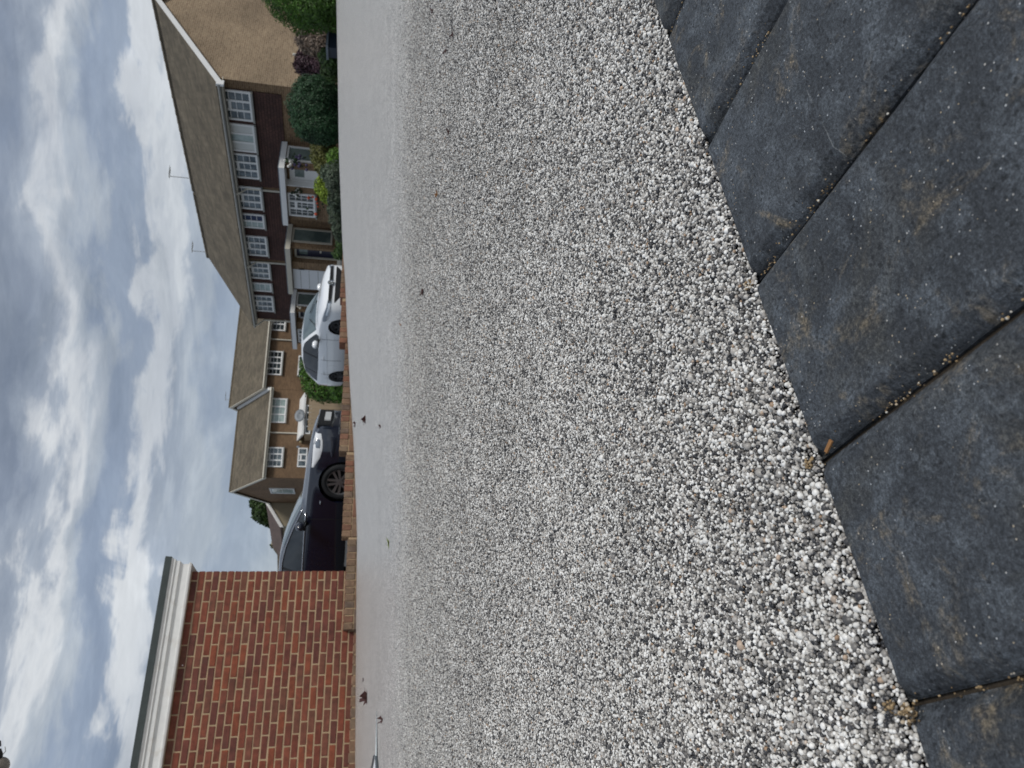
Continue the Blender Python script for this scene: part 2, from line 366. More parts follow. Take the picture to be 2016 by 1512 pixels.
m_grassm = plain('garden_soil', (60, 58, 34), .95, .3, 2)
def glass(name, c1, c2, sc=2.5, rough=.06):
    m, t, b = newmat(name); g = t.n('ShaderNodeTexCoord').outputs['Object']
    t.l(t.ramp(t.noise(g, sc, 3, .5, .3), [(.38, lin(c1)), (.62, lin(c2))]), b.inputs['Base Color'])
    b.inputs['Roughness'].default_value = rough; b.inputs['Specular IOR Level'].default_value = .6; return m
m_pane = glass('window_glass', (62, 74, 82), (116, 128, 134))
m_paned = glass('dark_window_glass', (34, 42, 46), (70, 80, 84))
m_panenet = glass('net_curtain_glass', (150, 168, 166), (178, 192, 188), 4, .15)
m_panet = glass('tall_window_glass', (84, 100, 98), (128, 142, 136), 1.2, .1)
m_wood = plain('fence_wood', (168, 148, 122), .85, .12, 3, bmp=.003)
m_wlamp = plain('lamp_grey', (120, 112, 104), .35, .1, 4, coat=.4)
m_dish = plain('satellite_dish_grey', (128, 134, 140), .5, .05, 3)
m_chrome = plain('chrome', (210, 214, 218), .16, .03, 5, metal=1)
m_rubber = plain('tyre_rubber', (30, 31, 33), .8, .15, 20)
m_alloy = plain('alloy_rim', (150, 150, 150), .34, .06, 9, metal=.85)
m_alloyd = plain('dark_alloy', (66, 66, 68), .4, .06, 9, metal=.7)
m_carw = plain('white_car_paint', (240, 242, 244), .3, .01, 1, coat=1.0)
m_card = plain('dark_blue_car_paint', (11, 17, 36), .28, .05, 1, coat=1.0); MATS['dark_blue_car_paint'].node_tree.nodes['Principled BSDF'].inputs['Coat IOR'].default_value = 1.6
m_carg = glass('car_glass', (118, 132, 134), (140, 156, 156), 1.2, .05); MATS['car_glass'].node_tree.nodes['Principled BSDF'].inputs['Metallic'].default_value = .75
m_carg2 = glass('car_side_glass', (24, 29, 33), (44, 50, 56), 1.6, .05)
m_lamp = plain('headlamp_clear', (186, 196, 206), .12, .2, 14, coat=1)
m_lamp2 = plain('headlamp_bright', (238, 240, 242), .15, .04, 14, coat=1)
m_lampd = plain('headlamp_grey', (120, 130, 142), .15, .2, 14, coat=1)
m_red = plain('red_lens', (150, 40, 34), .2, .1, 8, coat=1)
m_plate = plain('number_plate_white', (206, 208, 208), .5, .03, 6)
m_leafb = plain('brown_leaf', (74, 44, 42), .7, .35, 60)
m_leafg = plain('green_leaf_fallen', (126, 138, 66), .6, .2, 60)
m_chip = plain('bark_chip', (146, 104, 62), .8, .2, 80)
m_steel = plain('wet_steel', (150, 156, 162), .22, .1, 6, metal=.9)
m_trim = plain('aluminium_trim', (98, 104, 108), .4, .1, 10, metal=.6)
m_bluebin = plain('blue_plastic', (36, 48, 62), .5, .1, 5)
m_orange = plain('orange_petals', (222, 96, 60), .6, .1, 20)
m_wflower = plain('white_petals', (232, 230, 222), .6, .05, 20)
m_purple = plain('purple_leaf', (78, 70, 100), .7, .2, 20)
m_glowlamp = plain('warm_lamp_glass', (226, 206, 160), .3, .05, 5)
m_trunk = plain('bark', (72, 58, 44), .9, .2, 10, bmp=.01)
def leafmat(name, c, var=.55, tr=.25):
    m, t, b = newmat(name); o_ = [n for n in t.nt.nodes if n.type == 'OUTPUT_MATERIAL'][0]
    geo = t.n('ShaderNodeNewGeometry'); c = lin(c)
    rr = t.math('FRACT', t.math('MULTIPLY', geo.outputs['Random Per Island'], 7.13))
    big = t.noise(geo.outputs['Position'], 1.6, 4, .6)
    cc = t.ramp(rr, [(0, tuple(x*(1-var) for x in c)), (.6, c), (1, tuple(min(1, x*(1+var)) for x in c))])
    cc = t.mix(1.0, cc, t.ramp(big, [(.3, (.7,)*3), (.7, (1.3,)*3)]), 'MULTIPLY')
    t.l(cc, b.inputs['Base Color']); b.inputs['Roughness'].default_value = .6
    tl = t.n('ShaderNodeBsdfTranslucent'); t.l(cc, tl.inputs[0]); ms = t.n('ShaderNodeMixShader', i={0: tr})
    t.l(b.outputs[0], ms.inputs[1]); t.l(tl.outputs[0], ms.inputs[2]); t.l(ms.outputs[0], o_.inputs[0]); return m

# ------------------------------------------------------------------ terrain
def terr(x, y):
    z = .08 + .083*(x+2); z = max(-.1, min(1.1, z))
    k = max(0, min(1, (y-28+5*max(0, min(1, (x-2)/6)))/5)); k = k*k*(3-2*k)
    if y < 7.5: z = -.6
    elif y < 10.8: z = -.35
    return z*(1-k)+1.1*k
mb = MB(); xs = [-900, -200, -60, -30] + list(np.arange(-20, 31, 2.)) + [40, 60, 200, 900]; ys = [-900, -100, -20, 0, 6, 7.4, 7.6, 9, 10.7, 10.9, 12] + list(np.arange(14, 50, 2.)) + [60, 90, 200, 1500]
vs = [(x, y, terr(x, y)) for y in ys for x in xs]; n = len(xs)
mb.add(vs, [(j*n+i, j*n+i+1, (j+1)*n+i+1, (j+1)*n+i) for j in range(len(ys)-1) for i in range(n-1)])
tag(mb.build('ground', m_gravel, smooth=True), 'dark ground and road beyond the brick wall', kind='structure')

# drive surface of resin bound stone
def Dstart(c): return .3585/(1-.589*c)
cs = np.linspace(-1.25, 1.25, 351); ts = np.linspace(0, 1, 150); vs = []
for tt in ts:
    for c in cs:
        d0 = Dstart(c) if c < 1 else .5; d1 = edgeD(c); D = d0*(d1/d0)**tt; p = surf(c*D, D); q_ = max(0, min(1, (D-.60)/2.6)); q_ = q_*q_*(3-2*q_); p = p - PN*(.0034*(1-q_)-.0004*q_)
        vs.append(p)
n = len(cs)
for c in cs:                                                # the far edge turns down into the ground
    D = edgeD(c)+.02; p = surf(c*edgeD(c), edgeD(c)) + (f_*.02) - np.array([0, 0, .5]); vs.append(p)
mb = MB().add(vs, [(j*n+i, j*n+i+1, (j+1)*n+i+1, (j+1)*n+i) for j in range(len(ts)) for i in range(n-1)])
drive = tag(mb.build('resin_driveway', m_resin, smooth=True, uv=False), 'pale grey resin bound gravel drive sloping up to the brick wall', kind='structure')

# loose-looking bound stones on the near part, one mass
def gn_instances(name, pts, scl, rot, mat, kind_label, sub=2):
    me = bpy.data.meshes.new(name); me.from_pydata([], [], []); me.vertices.add(len(pts)); me.vertices.foreach_set('co', np.asarray(pts, np.float32).ravel())
    for nm, arr in (('scl', scl), ('rot', rot)):
        a = me.attributes.new(nm, 'FLOAT_VECTOR', 'POINT'); a.data.foreach_set('vector', np.asarray(arr, np.float32).ravel())
    me.materials.append(mat); o = bpy.data.objects.new(name, me); COL.objects.link(o)
    ng = bpy.data.node_groups.new(name, 'GeometryNodeTree')
    ng.interface.new_socket('Geometry', in_out='INPUT', socket_type='NodeSocketGeometry'); ng.interface.new_socket('Geometry', in_out='OUTPUT', socket_type='NodeSocketGeometry')
    N = ng.nodes; gi = N.new('NodeGroupInput'); go = N.new('NodeGroupOutput')
    ico = N.new('GeometryNodeMeshIcoSphere'); ico.inputs['Radius'].default_value = 1; ico.inputs['Subdivisions'].default_value = sub
    sm = N.new('GeometryNodeSetShadeSmooth'); ng.links.new(ico.outputs[0], sm.inputs[0])
    st = N.new('GeometryNodeSetMaterial'); st.inputs['Material'].default_value = mat; ng.links.new(sm.outputs[0], st.inputs[0])
    ip = N.new('GeometryNodeInstanceOnPoints'); ng.links.new(gi.outputs[0], ip.inputs['Points']); ng.links.new(st.outputs[0], ip.inputs['Instance'])
    for nm, sock in (('scl', 'Scale'), ('rot', 'Rotation')):
        a = N.new('GeometryNodeInputNamedAttribute'); a.data_type = 'FLOAT_VECTOR'; a.inputs['Name'].default_value = nm; ng.links.new(a.outputs[0], ip.inputs[sock])
    ng.links.new(ip.outputs[0], go.inputs[0])
    md = o.modifiers.new('instances', 'NODES'); md.node_group = ng
    return tag(o, kind_label, kind='stuff')
rs = np.random.RandomState(3)
O3 = paver_pt(*(lambda r: ((r[0], r[2])))( (lambda q: q)((lambda rr: rr*(-CAMH/(rr@NP)))(np.array([592-756, 1008-1603, FPX]))) ))
def plane_hit(u, v):
    rr = np.array([u-756, 1008-v, FPX]); rr = rr*(-CAMH/(rr@NP)); return EYE + M@rr
JP = [plane_hit(*p) for p in [(117, 1750), (592, 1603), (937, 1478), (1224, 1382), (1422, 1300)]]
E1 = JP[4]-JP[0]; SP = np.linalg.norm(E1)/4; E1 /= np.linalg.norm(E1)
N1 = np.cross(PN, E1); N1 /= np.linalg.norm(N1)
if N1@np.array([0, 1, 0.]) < 0: N1 = -N1                     # away from the camera
EO = sum(JP)/5; EO = EO - E1*((EO-JP[0])@E1)                 # on the fitted edge line, abreast of the first joint
SPT = []; SSC = []
for g0, b0, b1, d0, d1, f0, f1, med in ((.00158, -.0050, 1.1, 0, .98, 0, .25, .00090), (.0021, .3, 3.4, .70, 3.3, .26, 2.3, .00112)):
    a_ = np.arange(-1.6, 2.6, g0); b_ = np.arange(b0, b1, g0*.9)
    AA, BB = np.meshgrid(a_, b_); AA = AA + (np.arange(len(b_)) % 2)[:, None]*g0*.5
    AA = (AA + rs.uniform(-.42, .42, AA.shape)*g0).ravel(); BB = (BB + rs.uniform(-.42, .42, BB.shape)*g0).ravel(); BB = np.maximum(BB, -.0052)
    P3 = EO[None] + AA[:, None]*E1 + BB[:, None]*N1
    C3 = (P3-EYE)@M; cr = C3[:, 0]/C3[:, 2]; ok = (C3[:, 2] > max(.1, d0)) & (np.abs(cr) < .70) & (C3[:, 2] < d1)
    pr_ = np.clip((d1-C3[:, 2])/f1 if f1 > 0 else 1, 0, 1)
    if f0 > 0: pr_ = pr_*np.clip((C3[:, 2]-d0)/f0, 0, 1)
    ok &= rs.uniform(size=len(ok)) < pr_
    P3 = P3[ok]; C3 = C3[ok]; cr = cr[ok]; BB = BB[ok]
    q = C3[:, 2]/edgeD(cr); P3[:, 2] += np.interp(cr, _cf, _ef)*q**2
    P3 += PN[None]*(rs.normal(0, .00040 if not d0 else .00062, len(P3))-.0009+np.minimum(BB, 0)*.22-(.0005 if d0 else 0))[:, None]
    SPT.append(P3); SSC.append((1-.35*np.clip((C3[:, 2]-1)/2, 0, 1) if d0 else np.ones(len(P3)))[:, None]*np.exp(rs.normal(math.log(med), .26, (len(P3), 1)))*rs.uniform(.72, 1.25, (len(P3), 3)))
for P3, S, sb, lb in zip(SPT, SSC, (2, 1), ('small grey white and black stones bound together beside the dark pavers', 'middle belt of the pale resin bound stones')):
    print('stones', len(P3))
    gn_instances('resin_gravel', P3, S, rs.uniform(0, 6.28, (len(P3), 3)), m_stone, lb, sb)

# ------------------------------------------------------------------ dark block paving along the near edge
pv = tag(empty('block_paving', EO - N1*.1), 'dark charcoal block paving in the near corner', kind='structure')
PL, PW = .200, SP-.0022
def paver_mesh(seed):
    c = .0070; ed = np.array([0, .0007, .0010, .0028, .0048, .0066, .0072, .0082]); ix = np.linspace(-PW/2+.0095, PW/2-.0095, 52); iy = np.linspace(-PL/2+.0095, PL/2-.0095, 104)
    x = np.concatenate([-PW/2+ed, ix, (PW/2-ed)[::-1]]); y = np.concatenate([-PL/2+ed, iy, (PL/2-ed)[::-1]]); nx, ny = len(x), len(y); X, Y = np.meshgrid(x, y)
    dx = PW/2-np.abs(X); dy = PL/2-np.abs(Y)
    d = np.minimum(dx, dy); cd = np.where((dx < c) & (dy < c), c-np.sqrt((c-dx)**2+(c-dy)**2), d); cd = np.clip(cd, 0, c)
    k = 1-cd/c; Z = -.0060*k
    Z = np.where(cd <= .0008, -.0070, Z)
    for i in range(ny):
        for j in range(nx):
            p = Vector((X[i, j]*28+seed*7, Y[i, j]*28, seed)); Z[i, j] += .0007*mnoise.noise(p) + .00016*mnoise.noise(p*9) + .00010*mnoise.noise(p*24)
    vs = np.stack([X, Y, Z], -1).reshape(-1, 3).tolist()
    fs = [(i*nx+j, i*nx+j+1, (i+1)*nx+j+1, (i+1)*nx+j) for i in range(ny-1) for j in range(nx-1)]
    ring = [j for j in range(nx)] + [i*nx+nx-1 for i in range(1, ny)] + [(ny-1)*nx+j for j in range(nx-2, -1, -1)] + [i*nx for i in range(ny-2, 0, -1)]
    b = len(vs); vs += [[vs[k_][0], vs[k_][1], -.05] for k_ in ring]; m = len(ring)
    fs += [(ring[k_], b+k_, b+(k_+1) % m, ring[(k_+1) % m]) for k_ in range(m)]
    me = bpy.data.meshes.new('paver'); me.from_pydata(vs, [], fs); me.materials.append(m_paver)
    me.polygons.foreach_set('use_smooth', [True]*(len(fs)-m)+[False]*m); me.update(); return me
pms = [paver_mesh(s) for s in range(3)]
rotm = Matrix((E1, N1, PN)).transposed()
if rotm.determinant() < 0: rotm = Matrix((-E1, N1, PN)).transposed()
for row in range(2):
    for k in range(-12, 22):
        o = bpy.data.objects.new('paver', pms[(k*2+row) % 3]); COL.objects.link(o); o.parent = pv
        ctr = EO + E1*(SP*(k+.5)) - N1*(PL/2+.0008+row*(PL+.002)) + PN*(.0006+rnd.uniform(-.0004, .0005))
        R4 = rotm.copy() @ Matrix.Rotation(rnd.uniform(-.004, .004) + (PI if (k+row) % 2 else 0), 3, 'Z') @ Matrix.Rotation(rnd.uniform(-.003, .003), 3, 'X')
        o.matrix_parent_inverse = Matrix.Identity(4)
        mxw = R4.to_4x4(); mxw.translation = Vector(ctr - wloc(pv)); o.matrix_local = mxw
bed = MB(); bq = lambda a, b: EO+E1*a+N1*b-PN*.008
bed.quad(bq(-1.4, .02), bq(2.4, .02), bq(2.4, -.5), bq(-1.4, -.5)); bed.build('sand_bed', m_sand, pv, uv=False)
# grit caught in the joints and scattered along the edge
pts = []; sc_ = []
for k in range(-3, 9):
    for _ in range(110):
        tt = rnd.random(); 
        if mnoise.noise(Vector((k*3.1, tt*9, 0))) < -.05: continue
        pts.append(EO+E1*(SP*k+rnd.gauss(0, .0007))-N1*(tt*.2)+PN*rnd.uniform(-.0048, -.0026)); s_ = rnd.uniform(.0003, .00065); sc_.append((s_, s_*rnd.uniform(.7, 1.2), s_))
    for _ in range(26):
        pts.append(EO+E1*(SP*k+rnd.gauss(0, .004))-N1*(rnd.random()*.2)+PN*-.0012); s_ = rnd.uniform(.0002, .0005); sc_.append((s_, s_, s_))
for _ in range(500):
    a = rnd.uniform(-.5, 1.2); pts.append(EO+E1*a-N1*abs(rnd.gauss(0, .02))*1+PN*.0006); s_ = rnd.uniform(.0001, .0003); sc_.append((s_, s_, s_))
for k, off in ((0, .004), (0, -.012), (0, -.016), (2, -.002), (1, .0)):
    for _ in range(26):
        pts.append(EO+E1*(SP*k+rnd.gauss(0, .0012)+off*.2)+N1*(rnd.gauss(0, .0014)+off*.5)+PN*rnd.uniform(-.001, .0014)); s_ = rnd.uniform(.0005, .0011); sc_.append((s_, s_, s_*.8))
gn_instances('joint_grit', pts, sc_, rs.uniform(0, 6.28, (len(pts), 3)), m_grain, 'tan grit lying in the joints of the dark paving', 1)

# ------------------------------------------------------------------ brick garage on the left
G0 = np.array([-2.2396, 8.6862, 0]); FG = Frame(G0, 61+180)   # s grows to the left
FG.n = np.array([math.cos(math.radians(61)), -math.sin(math.radians(61)), 0.])
gar = empty('garage', G0, 'flat roofed red brick garage with a white moulded cornice', 'garage')
GL = 4.6; CT = 1.88
wall = MB().fbox(FG, .006, GL, -5.5, 0.0, -.35, CT+.15).build('wall', m_mortar, gar)
bl, bh, gap, dp = .210, .061, .015, .102
def brick_me(l, d, h, name='brick', mat=None, seed=0):
    r = random.Random(seed); mb = MB(); j = lambda: r.uniform(-.0018, .0018); vs = []
    for z in (-h/2, h/2):
        for x, y in ((-l/2, -d/2), (l/2, -d/2), (l/2, d/2), (-l/2, d/2)): vs.append((x+j(), y+j(), z+j()))
    mb.hexa(vs); me_o = mb.build(name, mat, uv=False, bevel=0); me = me_o.data; bpy.data.objects.remove(me_o)
    bmx = __import__('bmesh').new(); bmx.from_mesh(me); __import__('bmesh').ops.bevel(bmx, geom=bmx.edges[:], offset=.004, segments=1, affect='EDGES'); bmx.to_mesh(me); bmx.free(); return me
fullb = [brick_me(bl, dp, bh, mat=m_brick, seed=i) for i in range(4)]; halfb = [brick_me(.0955, dp, bh, mat=m_brick, seed=10+i) for i in range(2)]
def put(me, F, s, p, z, parent, name='brick', rz=0, rx=0):
    o = bpy.data.objects.new(name, me); COL.objects.link(o); o.parent = parent
    a = F.a; rot = Matrix(((a[0], F.n[0], 0), (a[1], F.n[1], 0), (0, 0, 1)))
    if rot.determinant() < 0: rot = Matrix(((-a[0], F.n[0], 0), (-a[1], F.n[1], 0), (0, 0, 1)))
    m4 = (rot @ Matrix.Rotation(rz, 3, 'Z') @ Matrix.Rotation(rx, 3, 'X')).to_4x4(); m4.translation = Vector(F.pt(s, p, z)-wloc(parent)); o.matrix_local = m4; return o
z = CT-.0375; course = 0; nb = 0
while z > -.02:
    s = .0 if course % 2 else -.1125
    while s < 2.32:
        a0 = max(s, 0)
        jit = rnd.uniform(-.0025, .0025)
        if s < 0: put(rnd.choice(halfb), FG, .0478, -dp/2+rnd.uniform(0.003, .007), z+jit, wall)
        else: put(rnd.choice(fullb), FG, s+bl/2, -dp/2+rnd.uniform(0.003, .007), z+jit, wall, rz=rnd.uniform(-.006, .006))
        nb += 1; s += bl+gap
    z -= .075; course += 1
# remaining brickwork of the wall outside the picture and round the corner: one part
mb = MB(); z = CT-.0375; course = 0
while z > -.02:
    s = 2.475-.1125 - (0 if course % 2 else .1125) + .0
    s = (0.0 if course % 2 else -.1125); 
    while s < GL-.1:
        if s >= 2.32: mb.fbox(FG, s, s+bl, -.05, rnd.uniform(-.001, .002), z-bh/2, z+bh/2)
        s += bl+gap
    s = .1125 if course % 2 else 0
    while s < 5.2:
        mb.fbox(FG, 0.0, .05, -s-.1-bl if False else -(s+.115+bl) , -(s+.115), z-bh/2, z+bh/2); s += bl+gap
    z -= .075; course += 1
tag(mb.build('brickwork', m_brick, gar), kind='stuff')
# cornice: moulded upvc fascia, overhanging all round
prof = [(-.02, CT), (.075, CT-.003), (.080, CT+.012), (.080, CT+.020), (.066, CT+.026), (.066, CT+.085), (.074, CT+.094), (.080, CT+.108), (.092, CT+.114), (.094, CT+.150), (.108, CT+.162), (.108, CT+.176), (.122, CT+.190), (.122, CT+.200), (-.02, CT+.200)]
n = len(prof); vs = []; crn = []
for p, zz in prof: vs.append(FG.pt(GL+.1, p, zz))
for p, zz in prof: vs.append(FG.pt(-p, p, zz))
for p, zz in prof: vs.append(FG.pt(-p, -5.5, zz))
mb = MB().add(vs, [(r*n+i, r*n+(i+1), (r+1)*n+(i+1), (r+1)*n+i) for r in range(2) for i in range(n-1)])
mb.build('cornice', m_cornice, gar)
fl = [(.0, CT+.2), (.130, CT+.200), (.134, CT+.262), (.120, CT+.270), (-.1, CT+.275)]; n = len(fl)
vs = [FG.pt(GL+.1, p, zz) for p, zz in fl]+[FG.pt(-p, p, zz) for p, zz in fl]+[FG.pt(-p, -5.5, zz) for p, zz in fl]
MB().add(vs, [(r*n+i, r*n+(i+1), (r+1)*n+(i+1), (r+1)*n+i) for r in range(2) for i in range(n-1)]).build('felt_edge', m_felt, gar)
MB().fbox(FG, .0, GL, -5.5, -.0, CT+.24, CT+.268).build('flat_roof', m_felt, gar)
mb = MB(); mb.tube([FG.pt(.98, .0, CT-.05), FG.pt(.98, .02, CT-.05)], .006); mb.build('cable_clip', m_white, gar)

# ------------------------------------------------------------------ low stepped brick edging wall behind the drive
ew = empty('brick_edging_wall', W(612, 700, 9), 'low stepped wall of bricks on edge between the drive and the parked cars', 'wall')
def cpt(u): c = (u-756)/FPX; D = edgeD(c); return surf(c*D, D)
wl0 = cpt(272); wl1 = cpt(1006); WA = wl1-wl0; WA[2] = 0; WL = np.linalg.norm(WA); WA /= WL
FW = Frame((wl0[0], wl0[1], 0), 0); FW.a = WA; FW.n = np.array([WA[1], -WA[0], 0.])
def s_of(u):
    q_ = cpt(u)-FW.o; return q_@FW.a
ebm = [brick_me(.066, .215, .100, mat=m_ebrick, seed=20+i) for i in range(4)]
ebs = [brick_me(.066, .215, .072, mat=m_ebrick, seed=40+i) for i in range(3)]
ebl = [brick_me(.215, .102, .066, mat=m_ebrick, seed=30+i) for i in range(3)]
mort = MB()
def base_at(s):
    q_ = FW.pt(s, 0, 0); c3 = M.T@(q_-EYE); return surf(c3[0], c3[2])[2]
segs = [(272, 455, .216), (455, 623, .2845), (623, 837, .3665), (837, 925, .443), (925, 1040, .469)]
for (ua, ub, zt) in segs:
    s = s_of(ua); s1 = s_of(ub)
    mort.fbox(FW, s+.004, s1-.004, -.21, -.006, -.3, zt-.008)
    while s < s1-.05:
        put(rnd.choice(ebm), FW, s+.036, -.104+rnd.uniform(-.003, .003), zt-.05+rnd.uniform(-.0015, .0015), ew, rz=rnd.uniform(-.015, .015)); s += .0765
    s = s_of(ua)+.04
    zb = zt-.1-.043
    while s < s1:
        zbase = min(base_at(s), base_at(min(s1, s+.2)))
        zz = zb
        while zz > zbase-.05: put(rnd.choice(ebl), FW, s+.07, -.052, zz, ew); zz -= .076
        s += .225
mort.build('mortar_core', m_mortar, ew)
# header course at the foot of the garage wall
gh = empty('garage_foot_edging', FG.pt(1.2, .05, .05), 'row of block headers laid along the foot of the garage wall', 'edging')
s = .62; mort = MB().fbox(FG, .60, 2.9, .004, .095, -.2, .088); mort.build('mortar_core', m_mortar, gh)
hb = [brick_me(.094, .10, .075, mat=m_ebrick, seed=50+i) for i in range(3)]
while s < 2.8: put(rnd.choice(hb), FG, s+.05, .05, .062+rnd.uniform(-.002, .002), gh, name='brick', rz=rnd.uniform(-.02, .02)); s += .105

# ------------------------------------------------------------------ windows and houses
def window(F, s0, s1, z0, z1, parent, p=0.0, cas=3, rows=4, fan=True, pane=None, sill=True, blinds=None, cols=1, fw=.075, name='window', frm=None):
    frm = frm or m_white; pane = pane or m_pane
    fr = MB(); d0, d1 = p, p+.055
    fr.fbox(F, s0, s1, d0, d1, z0, z0+fw); fr.fbox(F, s0, s1, d0, d1, z1-fw, z1); fr.fbox(F, s0, s0+fw, d0, d1, z0+fw, z1-fw); fr.fbox(F, s1-fw, s1, d0, d1, z0+fw, z1-fw)
    cw = (s1-s0-fw)/cas
    for i in range(cas):
        a, b = s0+fw*.5+cw*i, s0+fw*.5+cw*(i+1)
        if i: fr.fbox(F, a-fw*.55, a+fw*.55, d0, d1-.002, z0+fw, z1-fw)
        za = z0+fw; zb_ = z1-fw; isfan = fan and i == cas//2
        if isfan: tz = za+(zb_-za)*.74; fr.fbox(F, a+.02, b-.02, d0, d1+.006, tz-.055, tz+.055)
        if rows > 1:
            for r in range(1, rows):
                zz = za+(zb_-za)*r/rows
                if isfan and r == rows-1: continue
                fr.fbox(F, a+.01, b-.01, p+.012, p+.030, zz-.011, zz+.011)
            for cI in range(1, cols): xx = a+(b-a)*cI/cols; fr.fbox(F, xx-.008, xx+.008, p+.012, p+.028, za, zb_)
    wo = fr.build(name, frm, parent)
    for i in range(cas):
        a, b = s0+fw*.5+cw*i, s0+fw*.5+cw*(i+1)
        mt = pane
        if blinds and blinds[i]: mt = blinds[i]
        MB().fbox(F, a+.005, b-.005, p+.004, p+.014, z0+fw*.8, z1-fw*.8).build('pane', mt, wo)
    if sill:
        MB().fbox(F, s0-.02, s1+.02, p-.02, p+.12, z0-.07, z0-.004).build('sill', m_gutter if frm is m_white else frm, wo)
    return wo

C0 = W(1349, 500, 26.8); C0[2] = 0; FT = Frame(C0, -32)
EAVE, RIDGE = 5.74, 8.28; GZ = 1.1
unit = [0, 5.25, 9.9, 14.5]
tl = ['terraced house with the gable end and white blinds in its middle upper window',
      'middle terraced house with a navy front door and a navy blind upstairs', 'far end terraced house with canopy reaching past the white car']
H = []
for k in range(3):
    s0, s1 = unit[k], unit[k+1]
    h = empty('terraced_house', FT.pt((s0+s1)/2, 0, GZ), tl[k], 'house', 'dark tile hung terraced houses'); H.append(h)
    w0 = MB().fbox(FT, s0+.001, s1-.001, -8.0, 0, GZ-.5, EAVE)
    w0.build('wall', m_wbrick, h)
    # tile hanging between the party piers
    a, b = (s0+.36, s1-.20) if k == 0 else (s0+.10, s1-.22) if k == 1 else (s0+.10, s1-.12)
    MB().fbox(FT, a, b, .003, .05, 3.42, EAVE-.02).build('tile_hanging', m_hung, h)
    # roof: two slabs
    rf = MB(); A_, B_ = s0+(-.12 if k == 0 else .002), s1+(.12 if k == 2 else -.002); ex = .42; ez = EAVE+.02-.42*.0
    sl = (RIDGE-EAVE)/4.0
    P = FT.pt
    def slab(pe, pr, zr):
        zE = zr-sl*abs(pe-pr)
        rf.hexa([P(A_, pe, zE), P(B_, pe, zE), P(B_, pr, zr), P(A_, pr, zr), P(A_, pe, zE+.12), P(B_, pe, zE+.12), P(B_, pr, zr+.12), P(A_, pr, zr+.12)])
    slab(.42, -4.0, RIDGE); slab(-8.42, -4.0-.002, RIDGE)
    ro = rf.build('roof', m_roof, h)
    rt = MB(); 
    ss = A_
    while ss < B_-.2:
        rt.tube([P(ss, -4, RIDGE+.10), P(min(ss+.44, B_), -4, RIDGE+.10+rnd.uniform(-.004, .012))], [.10, .11], 7); ss += .45
    rt.build('ridge_tiles', m_roof, h)
    zE = RIDGE-sl*4.42
    MB().fbox(FT, A_+.0, B_, .36, .40, zE-.10, zE+.015).build('fascia', m_cream, h)
    MB().fbox(FT, A_+.02, B_, .004, .355, zE-.085, zE-.06).build('soffit', m_cream, h)
    MB().tube([P(A_+.01, .47, zE+.01), P(B_-.01, .47, zE+.01)], .055, 8).build('gutter', m_gutter, h)
    if k == 0:
        for sgn in (1, -1):                                   # white bargeboards of the gable
            pe = .40 if sgn == 1 else -8.40
            bb = MB(); zz0 = RIDGE-sl*4.4
            bb.hexa([P(A_-.03, pe, zz0-.14), P(A_-.003, pe, zz0-.14), P(A_-.003, -4, RIDGE-.13), P(A_-.03, -4, RIDGE-.13), P(A_-.03, pe, zz0+.08), P(A_-.003, pe, zz0+.08), P(A_-.003, -4, RIDGE+.09), P(A_-.03, -4, RIDGE+.09)])
            bb.build('bargeboard', m_white, h)
        MB().fbox(FT, A_-.035, A_+.06, .28, .50, zE-.16, zE+.10).build('eaves_box', m_white, h)
        MB().add([P(-.008, 0, EAVE-.25), P(-.008, -8, EAVE-.25), P(-.008, -4, RIDGE-.03), P(-.008, 0, GZ-.5), P(-.008, -8, GZ-.5)], [(0, 3, 4, 1), (0, 1, 2)]).build('gable_wall', m_wbrick2, h)
        MB().tube([P(-.02, -.9, 2.95), P(-.02, -3.2, 2.97), P(-.02, -7.0, 2.95)], .018, 6).build('cable', m_black, h)
    elif k == 2:
        MB().add([P(s1+.008, 0, EAVE-.25), P(s1+.008, -8, EAVE-.25), P(s1+.008, -4, RIDGE-.03), P(s1+.008, 0, GZ-.5), P(s1+.008, -8, GZ-.5)], [(0, 3, 4, 1), (0, 1, 2)]).build('gable_wall', m_wbrick2, h)
    # downpipe with swan neck
    sd_ = s1-.12 if k < 2 else s1-.05
    if k < 2: sd_ = unit[k+1]+.0-.06
    MB().tube([P(sd_, .47, zE-.02), P(sd_, .40, zE-.16), P(sd_, .10, zE-.42), P(sd_, .10, 3.45)], .042, 8).build('downpipe', m_cream, h)
def fwin(k, y0, y1, vb, top=5.60, p=.052, **kw):
    sa, zb = FT.hit(1512-y0, vb, p); sb, _ = FT.hit(1512-y1, vb, p)
    if sa > sb: sa, sb = sb, sa
    return window(FT, sa, sb, 4.50, top, H[k], p=p, **kw)
fwin(0, 182, 239, 502); w2 = fwin(0, 246.5, 299.5, 502, rows=1, blinds=[m_blind, m_panenet, m_blind], fan=False); fwin(0, 306, 353, 518)
fwin(1, 370, 413, 520); fwin(1, 423, 450, 525, cas=2, blinds=[m_bluebl, m_panenet], fan=False); fwin(1, 466.5, 504, 531)
fwin(2, 517, 549, 536); fwin(2, 558, 574, 539, cas=1, fan=False, pane=m_panenet); fwin(2, 583, 613, 542)
